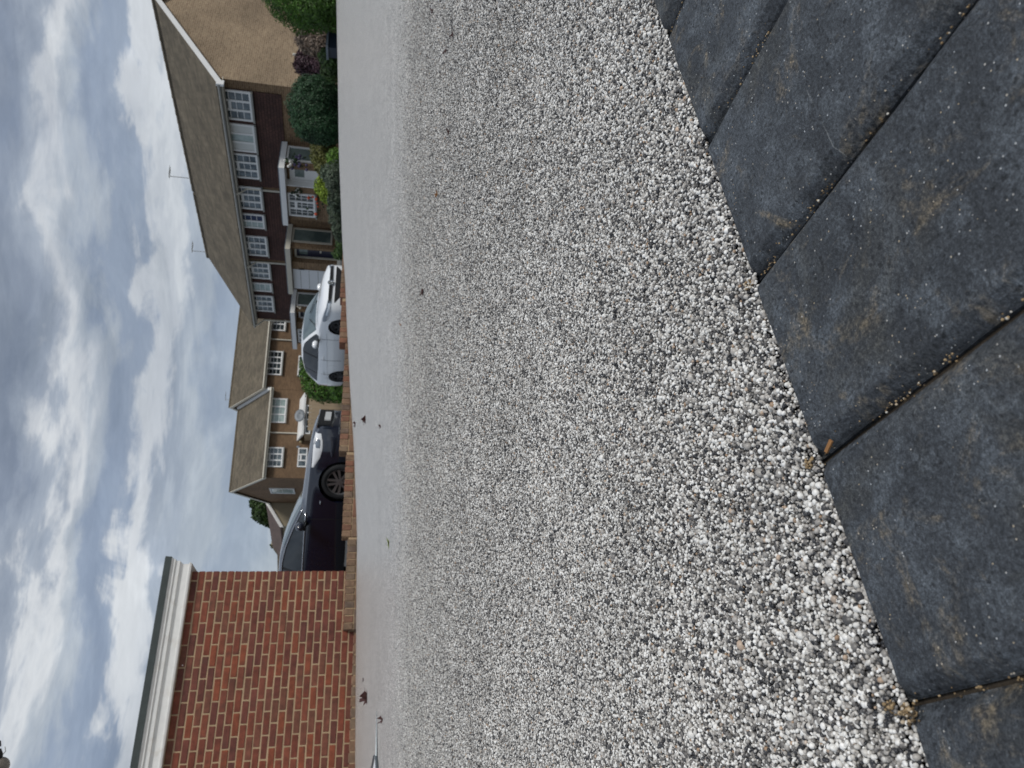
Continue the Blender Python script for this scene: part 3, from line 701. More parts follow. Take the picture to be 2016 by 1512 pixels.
# ground floor projections with white canopies
CZ = 3.30
for k in range(3):
    h = H[k]; sk = 2.62+4.62*k; se = sk+3.05
    P = FT.pt
    gp_ = 1.25
    mat_c = m_white if k != 1 else m_cream
    # projecting walls: side wall, front wall with the porch recess
    MB().fbox(FT, sk+.02, sk+.14, .002, gp_-.001, GZ-.5, CZ-.002).build('porch_side_wall', m_wbrick, h)
    # door recess from sk+.15 to sk+.95, then front wall
    MB().fbox(FT, sk+1.02, se-.15, .004, gp_, GZ-.5, CZ-.003).build('front_wall', m_wbrick, h)
    cp = MB().fbox(FT, sk-.12, se, .055, 1.52, CZ, CZ+.20)
    co = cp.build('canopy', mat_c, h)
    MB().fbox(FT, sk-.10, se-.02, .06, 1.50, CZ+.203, CZ+.235).build('flashing', m_lead, co)
    # tall glazed panel in the side wall
    FS = Frame(P(sk+.02, 0, 0), -32+90); FS.a = FT.n.copy(); FS.n = -FT.a.copy()
    window(FS, .16, .98, 1.55 if k else 1.75, CZ-.02, h, p=.003, cas=1, rows=1, fan=False, pane=m_panet, sill=False, frm=mat_c, name='glazed_panel')
    # door, set back a little
    d0 = sk+.16; pd = gp_-.32
    df = MB(); df.fbox(FT, d0, d0+.86, pd-.04, pd+.02, 3.10, 3.18); df.fbox(FT, d0, d0+.06, pd-.04, pd+.02, GZ+.1, 3.10); df.fbox(FT, d0+.80, d0+.86, pd-.04, pd+.06, GZ+.1, 3.10)
    df.build('door_frame', m_white if k != 1 else m_cream, h)
    dr = MB().fbox(FT, d0+.065, d0+.795, pd-.035, pd-.005, GZ+.22, 3.098).build('door', m_navy if k else m_white, h)
    MB().fbox(FT, d0+.20, d0+.66, pd-.004, pd+.004, 2.62, 2.98).build('door_glass', m_panet, dr)
    MB().fbox(FT, d0+.36, d0+.50, pd-.004, pd+.012, 2.02, 2.09).build('letterbox', m_cream, dr)
    MB().fbox(FT, sk+.14, sk+1.02, .01, pd-.045, GZ-.2, CZ-.01).build('porch_back_wall', m_wbrick, h)
    MB().fbox(FT, sk+.15, sk+1.01, pd-.04, gp_+.25, GZ-.2, GZ+.20).build('door_step', m_cream, h)
    if k == 0:
        sa, za = FT.hit(1512-383, 620, gp_); sb, zb = FT.hit(1512-427, 620, gp_)
        window(FT, sa, sb, za, CZ-.03, h, p=gp_+.003, cas=3, rows=4, cols=2, pane=m_paned)
        # white pointed reveal of the porch
        MB().fbox(FT, sk+.985, sk+1.03, pd, gp_+.02, GZ, CZ-.005).build('porch_reveal', m_white, h)
    elif k == 1:
        sa, _ = FT.hit(1512-531, 600, gp_); g_ = MB().fbox(FT, sa, se-.15, gp_-.02, gp_+.02, GZ, CZ-.03).build('garage_door', m_gdoor, h)
        gl_ = MB()
        for zz in (2.93, 2.55, 2.15, 1.75): gl_.fbox(FT, sa+.03, se-.18, gp_+.021, gp_+.026, zz, zz+.02)
        gl_.build('panel_groove', m_gutter, g_)
        MB().tube([P(sa-.07, gp_+.05, 3.0), P(sa-.07, gp_+.05, 2.75)], .03, 6).build('meter_box', m_black, h)
    else:
        sa, _ = FT.hit(1512-648, 590, gp_); sb, _ = FT.hit(1512-672, 590, gp_)
        window(FT, min(sa, se-1.5), se-.35, 2.2, CZ-.06, h, p=gp_+.003, cas=3, rows=3)
# small attachments on the first house front
def flowers(name, label, ctr, r, mat_, n_, cat, grp=None, green=True):
    t_ = empty(name, ctr, label, cat, grp)
    mb = MB()
    for _ in range(n_):
        p_ = np.array(ctr)+np.array([rnd.gauss(0, r[0]), rnd.gauss(0, r[1]), rnd.gauss(0, r[2])]); mb.ball(p_, rnd.uniform(.04, .07), k=6, n=4)
    mb.build('blossom', mat_, t_, smooth=True)
    if green:
        m2 = MB()
        for _ in range(n_*2):
            p_ = np.array(ctr)+np.array([rnd.gauss(0, r[0]*1.1), rnd.gauss(0, r[1]), rnd.gauss(0, r[2]*1.2)-.05]); m2.ball(p_, rnd.uniform(.03, .06), k=5, n=3)
        m2.build('foliage', MATS['leaf_dark'], t_)
    return t_
leafmat('leaf_dark', (52, 74, 40)); leafmat('leaf_hedge', (74, 110, 36)); leafmat('leaf_conifer', (54, 88, 56)); leafmat('leaf_olive', (104, 106, 52)); leafmat('leaf_lime', (134, 158, 46))
leafmat('leaf_maroon', (78, 54, 62)); leafmat('leaf_brown', (142, 126, 112)); leafmat('leaf_sage', (86, 100, 80)); leafmat('leaf_tree', (56, 78, 34)); leafmat('leaf_mid', (74, 100, 50)); leafmat('leaf_bright', (96, 132, 44))
def onF(y, v, p): return hp(1512-y, v, FT.o+FT.n*p, FT.n)
flowers('hanging_basket', 'white flowers hanging beside the porch window with dark bars', onF(377, 583, 1.36), (.10, .06, .10), m_wflower, 9, 'hanging basket')
flowers('hanging_flowers', 'white and purple flowers hanging at the porch of the nearest terraced house', onF(317, 572, 1.3), (.10, .06, .08), m_wflower, 7, 'flowers')
flowers('wisteria', 'dark purple trailing plant below the white porch flowers', onF(322, 590, 1.3), (.12, .06, .16), m_purple, 12, 'plant')
flowers('window_box_flowers', 'orange flowers on the sill and wall under the dark barred window', onF(396, 621, 1.45), (.30, .05, .12), m_orange, 9, 'flowers')
flowers('porch_lantern_flower', 'small cream lantern by the far porch above the white car', onF(605, 589, 1.4), (.02, .02, .04), m_cream, 3, 'lantern', green=False)
# aerials
def aerial(base, hgt, label, big=1.0, lean=(0, 0)):
    t_ = empty('television_aerial', base, label, 'aerial', 'television aerials on the roof ridges')
    top = np.array(base)+np.array([lean[0], lean[1], hgt]); MB().tube([base, top], .013*big, 6).build('mast', m_gutter, t_)
    mb = MB(); d = np.array([.75, .65, .1]); d /= np.linalg.norm(d); e_ = np.array([-.65, .75, 0])
    mb.tube([top-d*.1, top+d*.55*big], .010*big, 5)
    for i in range(7): q_ = top+d*(.02+.08*i)*big; mb.tube([q_-e_*.14*big, q_+e_*.14*big], .005*big, 4)
    mb.build('antenna_rods', m_gutter, t_); return t_
aerial(FT.pt(FT.hit(1512-352, 385, -4)[0], -4, RIDGE+.1), 1.02, 'tall thin aerial on the ridge of the nearest terraced house', 1.3)
aerial(FT.pt(FT.hit(1512-497, 418, -4)[0], -4, RIDGE+.1), .78, 'shorter aerial near the far end of the terrace ridge', 1.3)

# far pair of houses facing the drive
D0 = W(570, 600, 44); D0[2] = 0; FB = Frame(D0, 69); FB.n = np.array([math.cos(math.radians(69)), -math.sin(math.radians(69)), 0.])
def hitB(y, v, p=0): return FB.hit(1512-y, v, p)
HB = []
spec = [(0.0, 5.55, 5.36, 7.50, 'stepped down far house with a satellite dish and plain gable end'), (5.56, 13.5, 5.84, 8.08, 'taller far house between the terrace and the satellite dish house')]
for k, (s0, s1, ev, rg, lb) in enumerate(spec):
    h = empty('far_house', FB.pt((s0+s1)/2, 0, GZ), lb, 'house', 'brown brick houses facing the drive'); HB.append(h); P = FB.pt; dp2 = 7.4
    MB().fbox(FB, s0, s1-.002, -dp2, 0, GZ-.6, ev).build('wall', m_wbrick3, h)
    sl = (rg-ev)/(dp2/2)
    rf = MB(); A_, B_ = s0-.10, s1
    for pe in (.30, -dp2-.30):
        zE = rg-sl*abs(pe+dp2/2)
        rf.hexa([P(A_, pe, zE), P(B_, pe, zE), P(B_, -dp2/2, rg), P(A_, -dp2/2, rg), P(A_, pe, zE+.11), P(B_, pe, zE+.11), P(B_, -dp2/2, rg+.11), P(A_, -dp2/2, rg+.11)])
    rf.build('roof', m_roof, h); zE = rg-sl*(dp2/2+.3)
    MB().tube([P(A_, -dp2/2, rg+.10), P(B_, -dp2/2, rg+.10)], .09, 7).build('ridge_tiles', m_roof, h)
    MB().fbox(FB, A_, B_-.01, .301, .33, zE-.09, zE+.10).build('fascia', m_cream, h)
    MB().tube([P(A_, .38, zE+.05), P(B_-.01, .38, zE+.05)], .05, 8).build('gutter', m_cream, h)
    MB().add([P(s0-.006, 0, ev), P(s0-.006, -dp2, ev), P(s0-.006, -dp2/2, rg), P(s0-.006, 0, GZ-.6), P(s0-.006, -dp2, GZ-.6)], [(0, 3, 4, 1), (0, 1, 2)]).build('gable_wall', m_wbrick3, h)
    for pe in (.33, -dp2-.33):
        zz0 = rg-sl*abs(pe+dp2/2); bb = MB()
        bb.hexa([P(A_-.03, pe, zz0-.10), P(A_-.002, pe, zz0-.10), P(A_-.002, -dp2/2, rg-.10), P(A_-.03, -dp2/2, rg-.10), P(A_-.03, pe, zz0+.10), P(A_-.002, pe, zz0+.10), P(A_-.002, -dp2/2, rg+.12), P(A_-.03, -dp2/2, rg+.12)])
        bb.build('bargeboard', m_cream, h)
# white upstand where the lower roof meets the taller gable
P = FB.pt; sl = (7.5-5.36)/3.7
MB().hexa([P(5.36, .33, 5.21), P(5.53, .33, 5.21), P(5.53, -3.7, 7.54), P(5.36, -3.7, 7.54), P(5.36, .33, 5.42), P(5.53, .33, 5.42), P(5.53, -3.7, 7.72), P(5.36, -3.7, 7.72)]).build('verge_upstand', m_white, HB[0])
def bwin(k, y0, y1, vb, ht, **kw):
    sa, zb = hitB(y0, vb, .03); sb, _ = hitB(y1, vb, .03)
    if sa > sb: sa, sb = sb, sa
    return window(FB, sa, sb, zb, zb+ht, HB[k], p=.003, **kw)
bwin(0, 881, 920, 558, 1.06, pane=m_pane); bwin(0, 785, 833, 565, 1.02, rows=3, cols=1, fan=False, pane=m_panenet)
bwin(1, 692, 739, 557, 1.02, cas=4, pane=m_paned); bwin(1, 626, 652, 563, 1.05, cas=2, pane=m_paned)
bwin(0, 882, 920, 606, .55, rows=1, sill=False); bwin(1, 701, 742, 606, .55, rows=1, sill=False, pane=m_paned)
zz = 5.3
MB().tube([P(hitB(853, 560)[0], .30, 5.22), P(hitB(853, 560)[0], .07, 5.02), P(hitB(853, 560)[0], .07, 2.6)], .045, 8).build('downpipe', m_cream, HB[0])
MB().tube([P(hitB(670, 560)[0], .30, 5.68), P(hitB(670, 560)[0], .07, 5.5), P(hitB(670, 560)[0], .07, 3.9)], .045, 8).build('downpipe', m_cream, HB[1])
# gable window
FGb = Frame(P(-.01, 0, 0), -21); FGb.a = -FB.n.copy(); FGb.n = -FB.a.copy()
q0, z0_ = FGb.hit(1512-962, 579, .02); q1, z1_ = FGb.hit(1512-962, 530, .02); q2, _ = FGb.hit(1512-971, 555, .02)
window(FGb, min(q0, q2), max(q0, q2), z0_, z1_, HB[0], p=.003, cas=1, rows=2, cols=1, fan=False, pane=m_panenet, sill=False)
# porch with white roof
pa, pz = hitB(858, 606, 1.2); pb, _ = hitB(775, 606, 1.2)
pr = MB().prism(FB, [(.02, 3.46), (.02, 3.54), (1.35, 3.20), (1.35, 3.08)], pa, pb).build('porch_roof', m_white, HB[0])
MB().fbox(FB, pa+.05, pb-.05, .02, 1.2, GZ-.6, 3.07).build('porch_wall', m_wood, HB[0])
window(FB, pa+.1, pa+1.9, 2.72, 3.05, HB[0], p=1.205, cas=4, rows=1, cols=1, fan=False, sill=False, pane=m_paned)
dsh = empty('satellite_dish', P(*[hitB(818, 590, 1.8)[0], 1.8, hitB(818, 590, 1.8)[1]]), 'grey oval satellite dish before the stepped down far house', 'satellite dish')
dc = np.array(dsh.location); nd = FB.n*.95+FB.a*.1+np.array([0, 0, .25]); nd /= np.linalg.norm(nd); tx = np.cross(nd, [0, 0, 1.]); tx /= np.linalg.norm(tx); ty = np.cross(tx, nd)
vs = [dc-nd*.06]; K = 24
for rr_, dd in ((.5, -.045), (1, .0)): vs += [dc+tx*math.cos(2*PI*i/K)*.40*rr_+ty*math.sin(2*PI*i/K)*.30*rr_+nd*dd for i in range(K)]
fs = [(0, 1+i, 1+(i+1) % K) for i in range(K)]+[(1+i, 1+K+i, 1+K+(i+1) % K, 1+(i+1) % K) for i in range(K)]
o = MB().add(vs, fs).build('reflector', m_dish, dsh, smooth=True); so = o.modifiers.new('thickness', 'SOLIDIFY'); so.thickness = .012
MB().tube([dc-nd*.05, dc-nd*.2-np.array([0, 0, .2]), dc-FB.n*1.75-np.array([0, 0, .35])], .02, 6).build('bracket', m_dish, dsh)
MB().tube([dc-ty*.3, dc+nd*.35-ty*.1], .012, 6).ball(dc+nd*.36-ty*.08, .035).build('receiver_arm', m_dish, dsh)
aerial(P(hitB(800, 460, -3.7)[0]+.45, -3.7, 8.15), .35, 'small aerial on the far house ridge above the white verge', 1.1)
lz = hitB(869, 592, .1); lt = empty('wall_light', P(lz[0], .1, lz[1]), 'small warm outdoor lamp on the far house above the dark car bonnet', 'light'); MB().ball(np.array(lt.location), (.09, .09, .09)).build('lamp_glass', m_glowlamp, lt, smooth=True)
MB().ball(np.array(lt.location)+np.array([-.35, 0, .12]), (.1, .08, .12)).build('sensor', m_lamp and m_dish, lt, smooth=True)
# timber fence between hedge and dark car
fe = empty('timber_fence', W(712, 690, 27), 'pale timber board fence right of the green hedge by the dark car', 'fence')
FF = Frame(W(690, 640, 27)*np.array([1, 1, 0]), 75); FF.n = np.array([math.cos(math.radians(75)), -math.sin(math.radians(75)), 0.])
x = -.5
while x < 1.35:
    MB().fbox(FF, x, x+.125, 0, .02, .2, 1.84+rnd.uniform(-.01, .01)).build('board', m_wood, fe); x += .135
MB().fbox(FF, -.52, 1.36, -.05, -.004, 1.1, 1.18).build('rail', m_wood, fe)

# low house and roofs further left
def gable_house(name, apex, eaveL, far, label, wallm, roofm, grp=None):
    h = empty(name, (apex[0], apex[1], GZ), label, 'house', grp)
    apex, eaveL, far = map(np.array, (apex, eaveL, far)); ev = eaveL-apex; d = far-apex; d[2] = 0; eaveR = apex+np.array([-ev[0], -ev[1], ev[2]])
    up = np.array([0, 0, .12]); g_ = lambda p_: np.array([p_[0], p_[1], GZ-.8])
    inn = .93
    l2 = apex+(eaveL-apex)*inn; r2 = apex+(eaveR-apex)*inn; dd = d*.01
    MB().add([apex+dd, l2+dd, g_(l2)+dd, g_(r2)+dd, r2+dd, apex+d*.98, l2+d*.98, g_(l2)+d*.98, g_(r2)+d*.98, r2+d*.98], [(0, 1, 2, 3, 4), (5, 6, 7, 8, 9), (1, 6, 7, 2), (4, 3, 8, 9)]).build('wall', wallm, h)
    rf = MB()
    for e_ in (eaveL, eaveR): rf.hexa([apex, e_, e_+d, apex+d, apex+up, e_+up, e_+d+up, apex+d+up])
    rf.build('roof', roofm, h)
    bb = MB(); nb_ = -d/np.linalg.norm(d)*.03
    for e_ in (eaveL, eaveR): bb.hexa([apex-up*.9+nb_*.1, e_-up*.9+nb_*.1, e_+up*1.1+nb_*.1, apex+up*1.1+nb_*.1, apex-up*.9+nb_, e_-up*.9+nb_, e_+up*1.1+nb_, apex+up*1.1+nb_])
    bb.build('bargeboard', m_white, h); return h
ap = W(521, 527, 50); el_ = W(474, 555, 49); fr_ = W(440, 533, 55.5); fr_[2] = ap[2]
gable_house('low_house', ap, el_, fr_, 'low beige rendered house with a brown roof behind the dark car windscreen', m_render, m_roof2)
ap = W(470, 546, 66); el_ = W(450, 560, 66.5); fr_ = W(350, 548, 70); fr_[2] = ap[2]
ap2 = W(436, 536, 60); e2 = W(418, 548, 59); f2 = W(330, 548, 72); f2[2] = e2[2]
h = empty('distant_house', (ap2[0]-2, ap2[1], GZ), 'distant brown roof just above the dark car beside the garage corner', 'house')
pp = [ap2, e2, np.array([f2[0], f2[1], e2[2]])]
MB().hexa([W(446, 534, 60), W(436, 534, 60), W(436, 585, 60), W(446, 585, 60), W(446, 534, 66), W(436, 534, 66), W(436, 585, 66), W(446, 585, 66)]).build('wall', m_render, h)
a1, a2_, a3 = W(438, 533, 58), W(419, 546, 58.5), W(340, 547, 62); lo = 2.2
def dn(p_): return np.array([p_[0], p_[1]-1.8, p_[2]-1.6])
rf = MB().add([a1, a2_, a3, dn(a3)+np.array([-.3, 0, 0]), dn(a2_), dn(a1)], [(0, 1, 4, 5), (1, 2, 3, 4)])
rf.add([a1+np.array([0, 4, -1.5]), a2_+np.array([0, 4, -1.5]), a3+np.array([0, 4, -1.5]), a1, a2_, a3], [(0, 1, 4, 3), (1, 2, 5, 4)]); rf.build('roof', m_roof, h)
wl_ = MB().add([dn(a1)+np.array([0, .3, 0]), dn(a2_)+np.array([0, .3, 0]), dn(a3)+np.array([0, .3, 0]), dn(a1)*np.array([1, 1, 0])+np.array([0, .3, .5]), dn(a2_)*np.array([1, 1, 0])+np.array([0, .3, .5]), dn(a3)*np.array([1, 1, 0])+np.array([0, .3, .5])], [(0, 1, 4, 3), (1, 2, 5, 4)]); wl_.build('front_wall', m_wbrick3, h)

# ------------------------------------------------------------------ foliage
def plant(name, label, cat, blobs, mat_, nleaf, ls, D=None, group=None, trunk=True, seed=1, shell=.35, kind2=None, base_z=None):
    r = np.random.RandomState(seed); cen = []
    for (u, v, ru, rv, Dd) in blobs: cen.append((W(u, v, Dd), ru*Dd/FPX, rv*Dd/FPX))
    gx, gy = np.mean([c[0][0] for c in cen]), np.mean([c[0][1] for c in cen]); gz = terr(gx, gy) if base_z is None else base_z
    t_ = empty(name, (gx, gy, gz), label, cat, group); off = np.array([gx, gy, gz])
    tot = sum(c[1]*c[2] for c in cen); V = []; 
    for c, ra, rb in cen:
        n_ = max(30, int(nleaf*ra*rb/tot)); d = r.normal(size=(n_, 3)); d /= np.linalg.norm(d, axis=1)[:, None]
        rad = 1-shell*r.uniform(0, 1, n_)**1.6
        lump = np.array([mnoise.noise(Vector((dd*2.6+seed).tolist())) for dd in d])*.16+np.array([mnoise.noise(Vector((dd*7+seed).tolist())) for dd in d])*.10
        rad = rad+lump; pos = c+d*rad[:, None]*np.array([ra, ra*.9, rb])
        nn = d+r.normal(0, .45, d.shape); nn /= np.linalg.norm(nn, axis=1)[:, None]
        tt = np.cross(nn, r.normal(size=nn.shape)); tt /= np.linalg.norm(tt, axis=1)[:, None]; bb = np.cross(nn, tt)
        s_ = ls*np.exp(r.normal(0, .25, n_))[:, None]
        V.append(np.stack([pos-tt*s_, pos+bb*s_*.45, pos+tt*s_, pos-bb*s_*.45], 1))
    V = np.concatenate(V).reshape(-1, 3)-off; nl = len(V)//4
    V[:, 2] = np.maximum(V[:, 2], .01)
    me = bpy.data.meshes.new('crown'); me.vertices.add(len(V)); me.vertices.foreach_set('co', V.astype(np.float32).ravel())
    me.loops.add(nl*4); me.loops.foreach_set('vertex_index', np.arange(nl*4, dtype=np.int32)); me.polygons.add(nl)
    me.polygons.foreach_set('loop_start', np.arange(0, nl*4, 4, dtype=np.int32)); me.polygons.foreach_set('loop_total', np.full(nl, 4, np.int32))
    me.update(calc_edges=True); me.materials.append(MATS[mat_]); o = bpy.data.objects.new('crown', me); COL.objects.link(o); o.parent = t_
    mb = MB()
    for c, ra, rb in cen:
        b0 = off+np.array([rnd.uniform(-.15, .15), 0, -.1]); m_ = (b0+c)/2+np.array([rnd.uniform(-.1, .1), 0, 0])
        mb.tube([b0, m_, c], [max(.02, ra*.08), max(.015, ra*.06), .012], 6)
        for _ in range(5):
            e_ = c+np.array([rnd.uniform(-.7, .7)*ra, rnd.uniform(-.6, .6)*ra, rnd.uniform(-.3, .75)*rb]); mb.tube([c-np.array([0, 0, rb*.3]), e_], [.014, .005], 5)
    mb.build('trunk', m_trunk, t_); return t_
plant('clipped_hedge', 'large clipped green hedge at the edge of the gable garden', 'hedge', [(1540, 600, 86, 84, 14), (1508, 642, 54, 64, 13.6)], 'leaf_hedge', 46000, .021, seed=2, shell=.22)
plant('faded_hydrangea', 'faded brown and grey flowering shrub against the gable wall', 'shrub', [(1432, 610, 28, 27, 16), (1420, 634, 26, 30, 15.5), (1445, 640, 20, 30, 16)], 'leaf_brown', 7000, .034, seed=3, shell=.5)
plant('maroon_shrub', 'maroon leaved shrub left of the faded brown shrub', 'shrub', [(1382, 606, 22, 28, 17.5), (1400, 604, 14, 22, 17.5), (1392, 640, 30, 28, 17)], 'leaf_maroon', 7000, .034, seed=4, shell=.5)
plant('low_green_shrub', 'low mid green shrub under the maroon shrub', 'shrub', [(1385, 655, 32, 24, 15), (1400, 650, 18, 22, 15)], 'leaf_mid', 4200, .035, seed=5, shell=.4)
plant('round_conifer', 'big round clipped dark green conifer before the terrace', 'bush', [(1296, 625, 62, 57, 16), (1330, 628, 34, 46, 16.2), (1262, 632, 34, 52, 15.8)], 'leaf_conifer', 42000, .021, seed=6, shell=.18)
plant('olive_shrub', 'olive yellow shrub left of the round conifer', 'shrub', [(1205, 640, 34, 28, 17), (1185, 648, 28, 28, 17), (1222, 628, 20, 18, 17.2)], 'leaf_olive', 7000, .034, seed=7, shell=.45)
plant('yellow_green_shrub', 'small bright yellow green shrub in front of the olive shrub', 'shrub', [(1200, 660, 20, 16, 15), (1182, 662, 14, 12, 15)], 'leaf_bright', 2600, .03, seed=8, shell=.5)
plant('lime_shrub', 'lime green feathery shrub below the porch', 'shrub', [(1145, 640, 22, 22, 17.5), (1130, 652, 22, 24, 17.2)], 'leaf_lime', 3600, .036, seed=9, shell=.5)
plant('sage_shrub', 'grey green shrub beside the lime shrub', 'shrub', [(1160, 662, 36, 22, 15), (1120, 664, 26, 20, 15), (1170, 650, 20, 20, 15.4)], 'leaf_sage', 6000, .028, seed=10, shell=.4)
plant('dark_low_shrub', 'dark straggly low shrub under the orange flowers', 'shrub', [(1085, 664, 28, 16, 16), (1060, 668, 24, 14, 16), (1100, 656, 16, 12, 16)], 'leaf_sage', 3600, .03, seed=11, shell=.6)
plant('doorway_shrub', 'small green plants beside the navy front door', 'shrub', [(1030, 672, 18, 12, 22), (1012, 668, 12, 14, 24)], 'leaf_mid', 1500, .04, seed=12, shell=.6)
plant('green_hedge', 'rounded bright green hedge behind the white car', 'hedge', [(768, 640, 44, 50, 26), (745, 648, 27, 46, 25.5), (790, 638, 34, 48, 26), (765, 672, 46, 28, 25)], 'leaf_hedge', 15000, .045, seed=13, shell=.22)
plant('small_dark_shrub', 'small dark shrub at the foot of the timber fence', 'shrub', [(702, 642, 12, 12, 30), (697, 655, 14, 14, 30)], 'leaf_dark', 1500, .05, seed=14, shell=.5)
plant('far_tree', 'dark leafy tree showing above the low roofs', 'tree', [(505, 516, 24, 20, 64), (522, 505, 14, 14, 64), (490, 525, 14, 14, 64), (485, 540, 14, 20, 64)], 'leaf_tree', 4200, .16, seed=15, shell=.5, base_z=1.0)
plant('roof_gap_tree', 'tiny tuft of tree between the two distant roofs', 'tree', [(437, 541, 5, 9, 64)], 'leaf_tree', 160, .14, seed=16, shell=.6, base_z=1.0)
# recycling bin and cream post in the gable garden
bn = empty('garden_box', W(1423, 668, 14.2), 'dark blue green plastic box among the shrubs', 'box'); bc = W(1423, 652, 14.2)
FBn = Frame((bc[0], bc[1], 0), 80); FBn.n = np.array([math.cos(math.radians(80)), -math.sin(math.radians(80)), 0.]); bz = bc[2]
MB().prism(FBn, [(-.14, bz-.4), (.14, bz-.4), (.17, bz+.04), (-.17, bz+.04)], -.16, .16).build('body', m_bluebin, bn); MB().fbox(FBn, -.19, .19, -.2, .2, bz+.043, bz+.085).build('lid', MATS['lead'], bn)
cp_ = W(1404, 586, 17.8); ps = empty('cream_garden_post', (cp_[0], cp_[1], terr(cp_[0], cp_[1])), 'short cream post before the gable wall', 'post')
MB().tube([np.array(ps.location), cp_+np.array([0, 0, .10])], .032, 8).build('shaft', m_cream, ps); MB().ball(cp_+np.array([0, 0, .1]), (.034, .034, .02)).build('cap', m_cream, ps, smooth=True)

# ------------------------------------------------------------------ cars
def wheel(parent, c, hx, hy, r, side, rimm, spokes=5, dbl=True, wid=.21):
    # c centre (world), hx forward, hy outward unit vectors
    zz = np.array([0, 0, 1.]); t_ = []
    def ring(rad, off): return [c+hx*rad*math.cos(a)+zz*rad*math.sin(a)+hy*off for a in np.linspace(0, 2*PI, 36, endpoint=False)]
    prof = [(r*.68, .0), (r*.70, .012), (r*.80, .022), (r*.93, .016), (r*.99, -.012), (r, -.05), (r*.99, -wid+.03), (r*.9, -wid), (r*.66, -wid)]
    vs = []; 
    for rd, of in prof: vs += ring(rd, of)
    K = 36; fs = [(i*K+j, i*K+(j+1) % K, (i+1)*K+(j+1) % K, (i+1)*K+j) for i in range(len(prof)-1) for j in range(K)]
    wo = MB().add(vs, fs).build('wheel', m_rubber, parent, smooth=True, uv=False)
    rim = MB(); pr = [(r*.70, .008), (r*.66, .004), (r*.62, -.03), (r*.61, -.13)]; vs = []
    for rd, of in pr: vs += ring(rd, of)
    rim.add(vs, [(i*K+j, i*K+(j+1) % K, (i+1)*K+(j+1) % K, (i+1)*K+j) for i in range(len(pr)-1) for j in range(K)])
    for s_ in range(spokes):
        for dd in ((-.13, .13) if dbl else (0,)):
            a = 2*PI*s_/spokes+.35; tang = np.array([0, 0, 0.]); rd = hx*math.cos(a)+zz*math.sin(a); tg = -hx*math.sin(a)+zz*math.cos(a)
            w0, w1 = r*.055, r*.085; o0 = dd*r*.55; o1 = dd*r*1.15
            p0, p1 = c+rd*r*.12+tg*o0, c+rd*r*.655+tg*o1
            rim.hexa([p0-tg*w0+hy*-.025, p1-tg*w1+hy*-.03, p1+tg*w1+hy*-.03, p0+tg*w0+hy*-.025, p0-tg*w0+hy*.0, p1-tg*w1*.8+hy*.004, p1+tg*w1*.8+hy*.004, p0+tg*w0+hy*.0])
    rim.tube([c-hy*.04, c+hy*.006], r*.16, 14); rim.build('rim', rimm, wo)
    MB().tube([c-hy*.14, c-hy*.10], r*.62, 24).build('brake_backing', m_black, wo)
    return wo
root_fn = {}
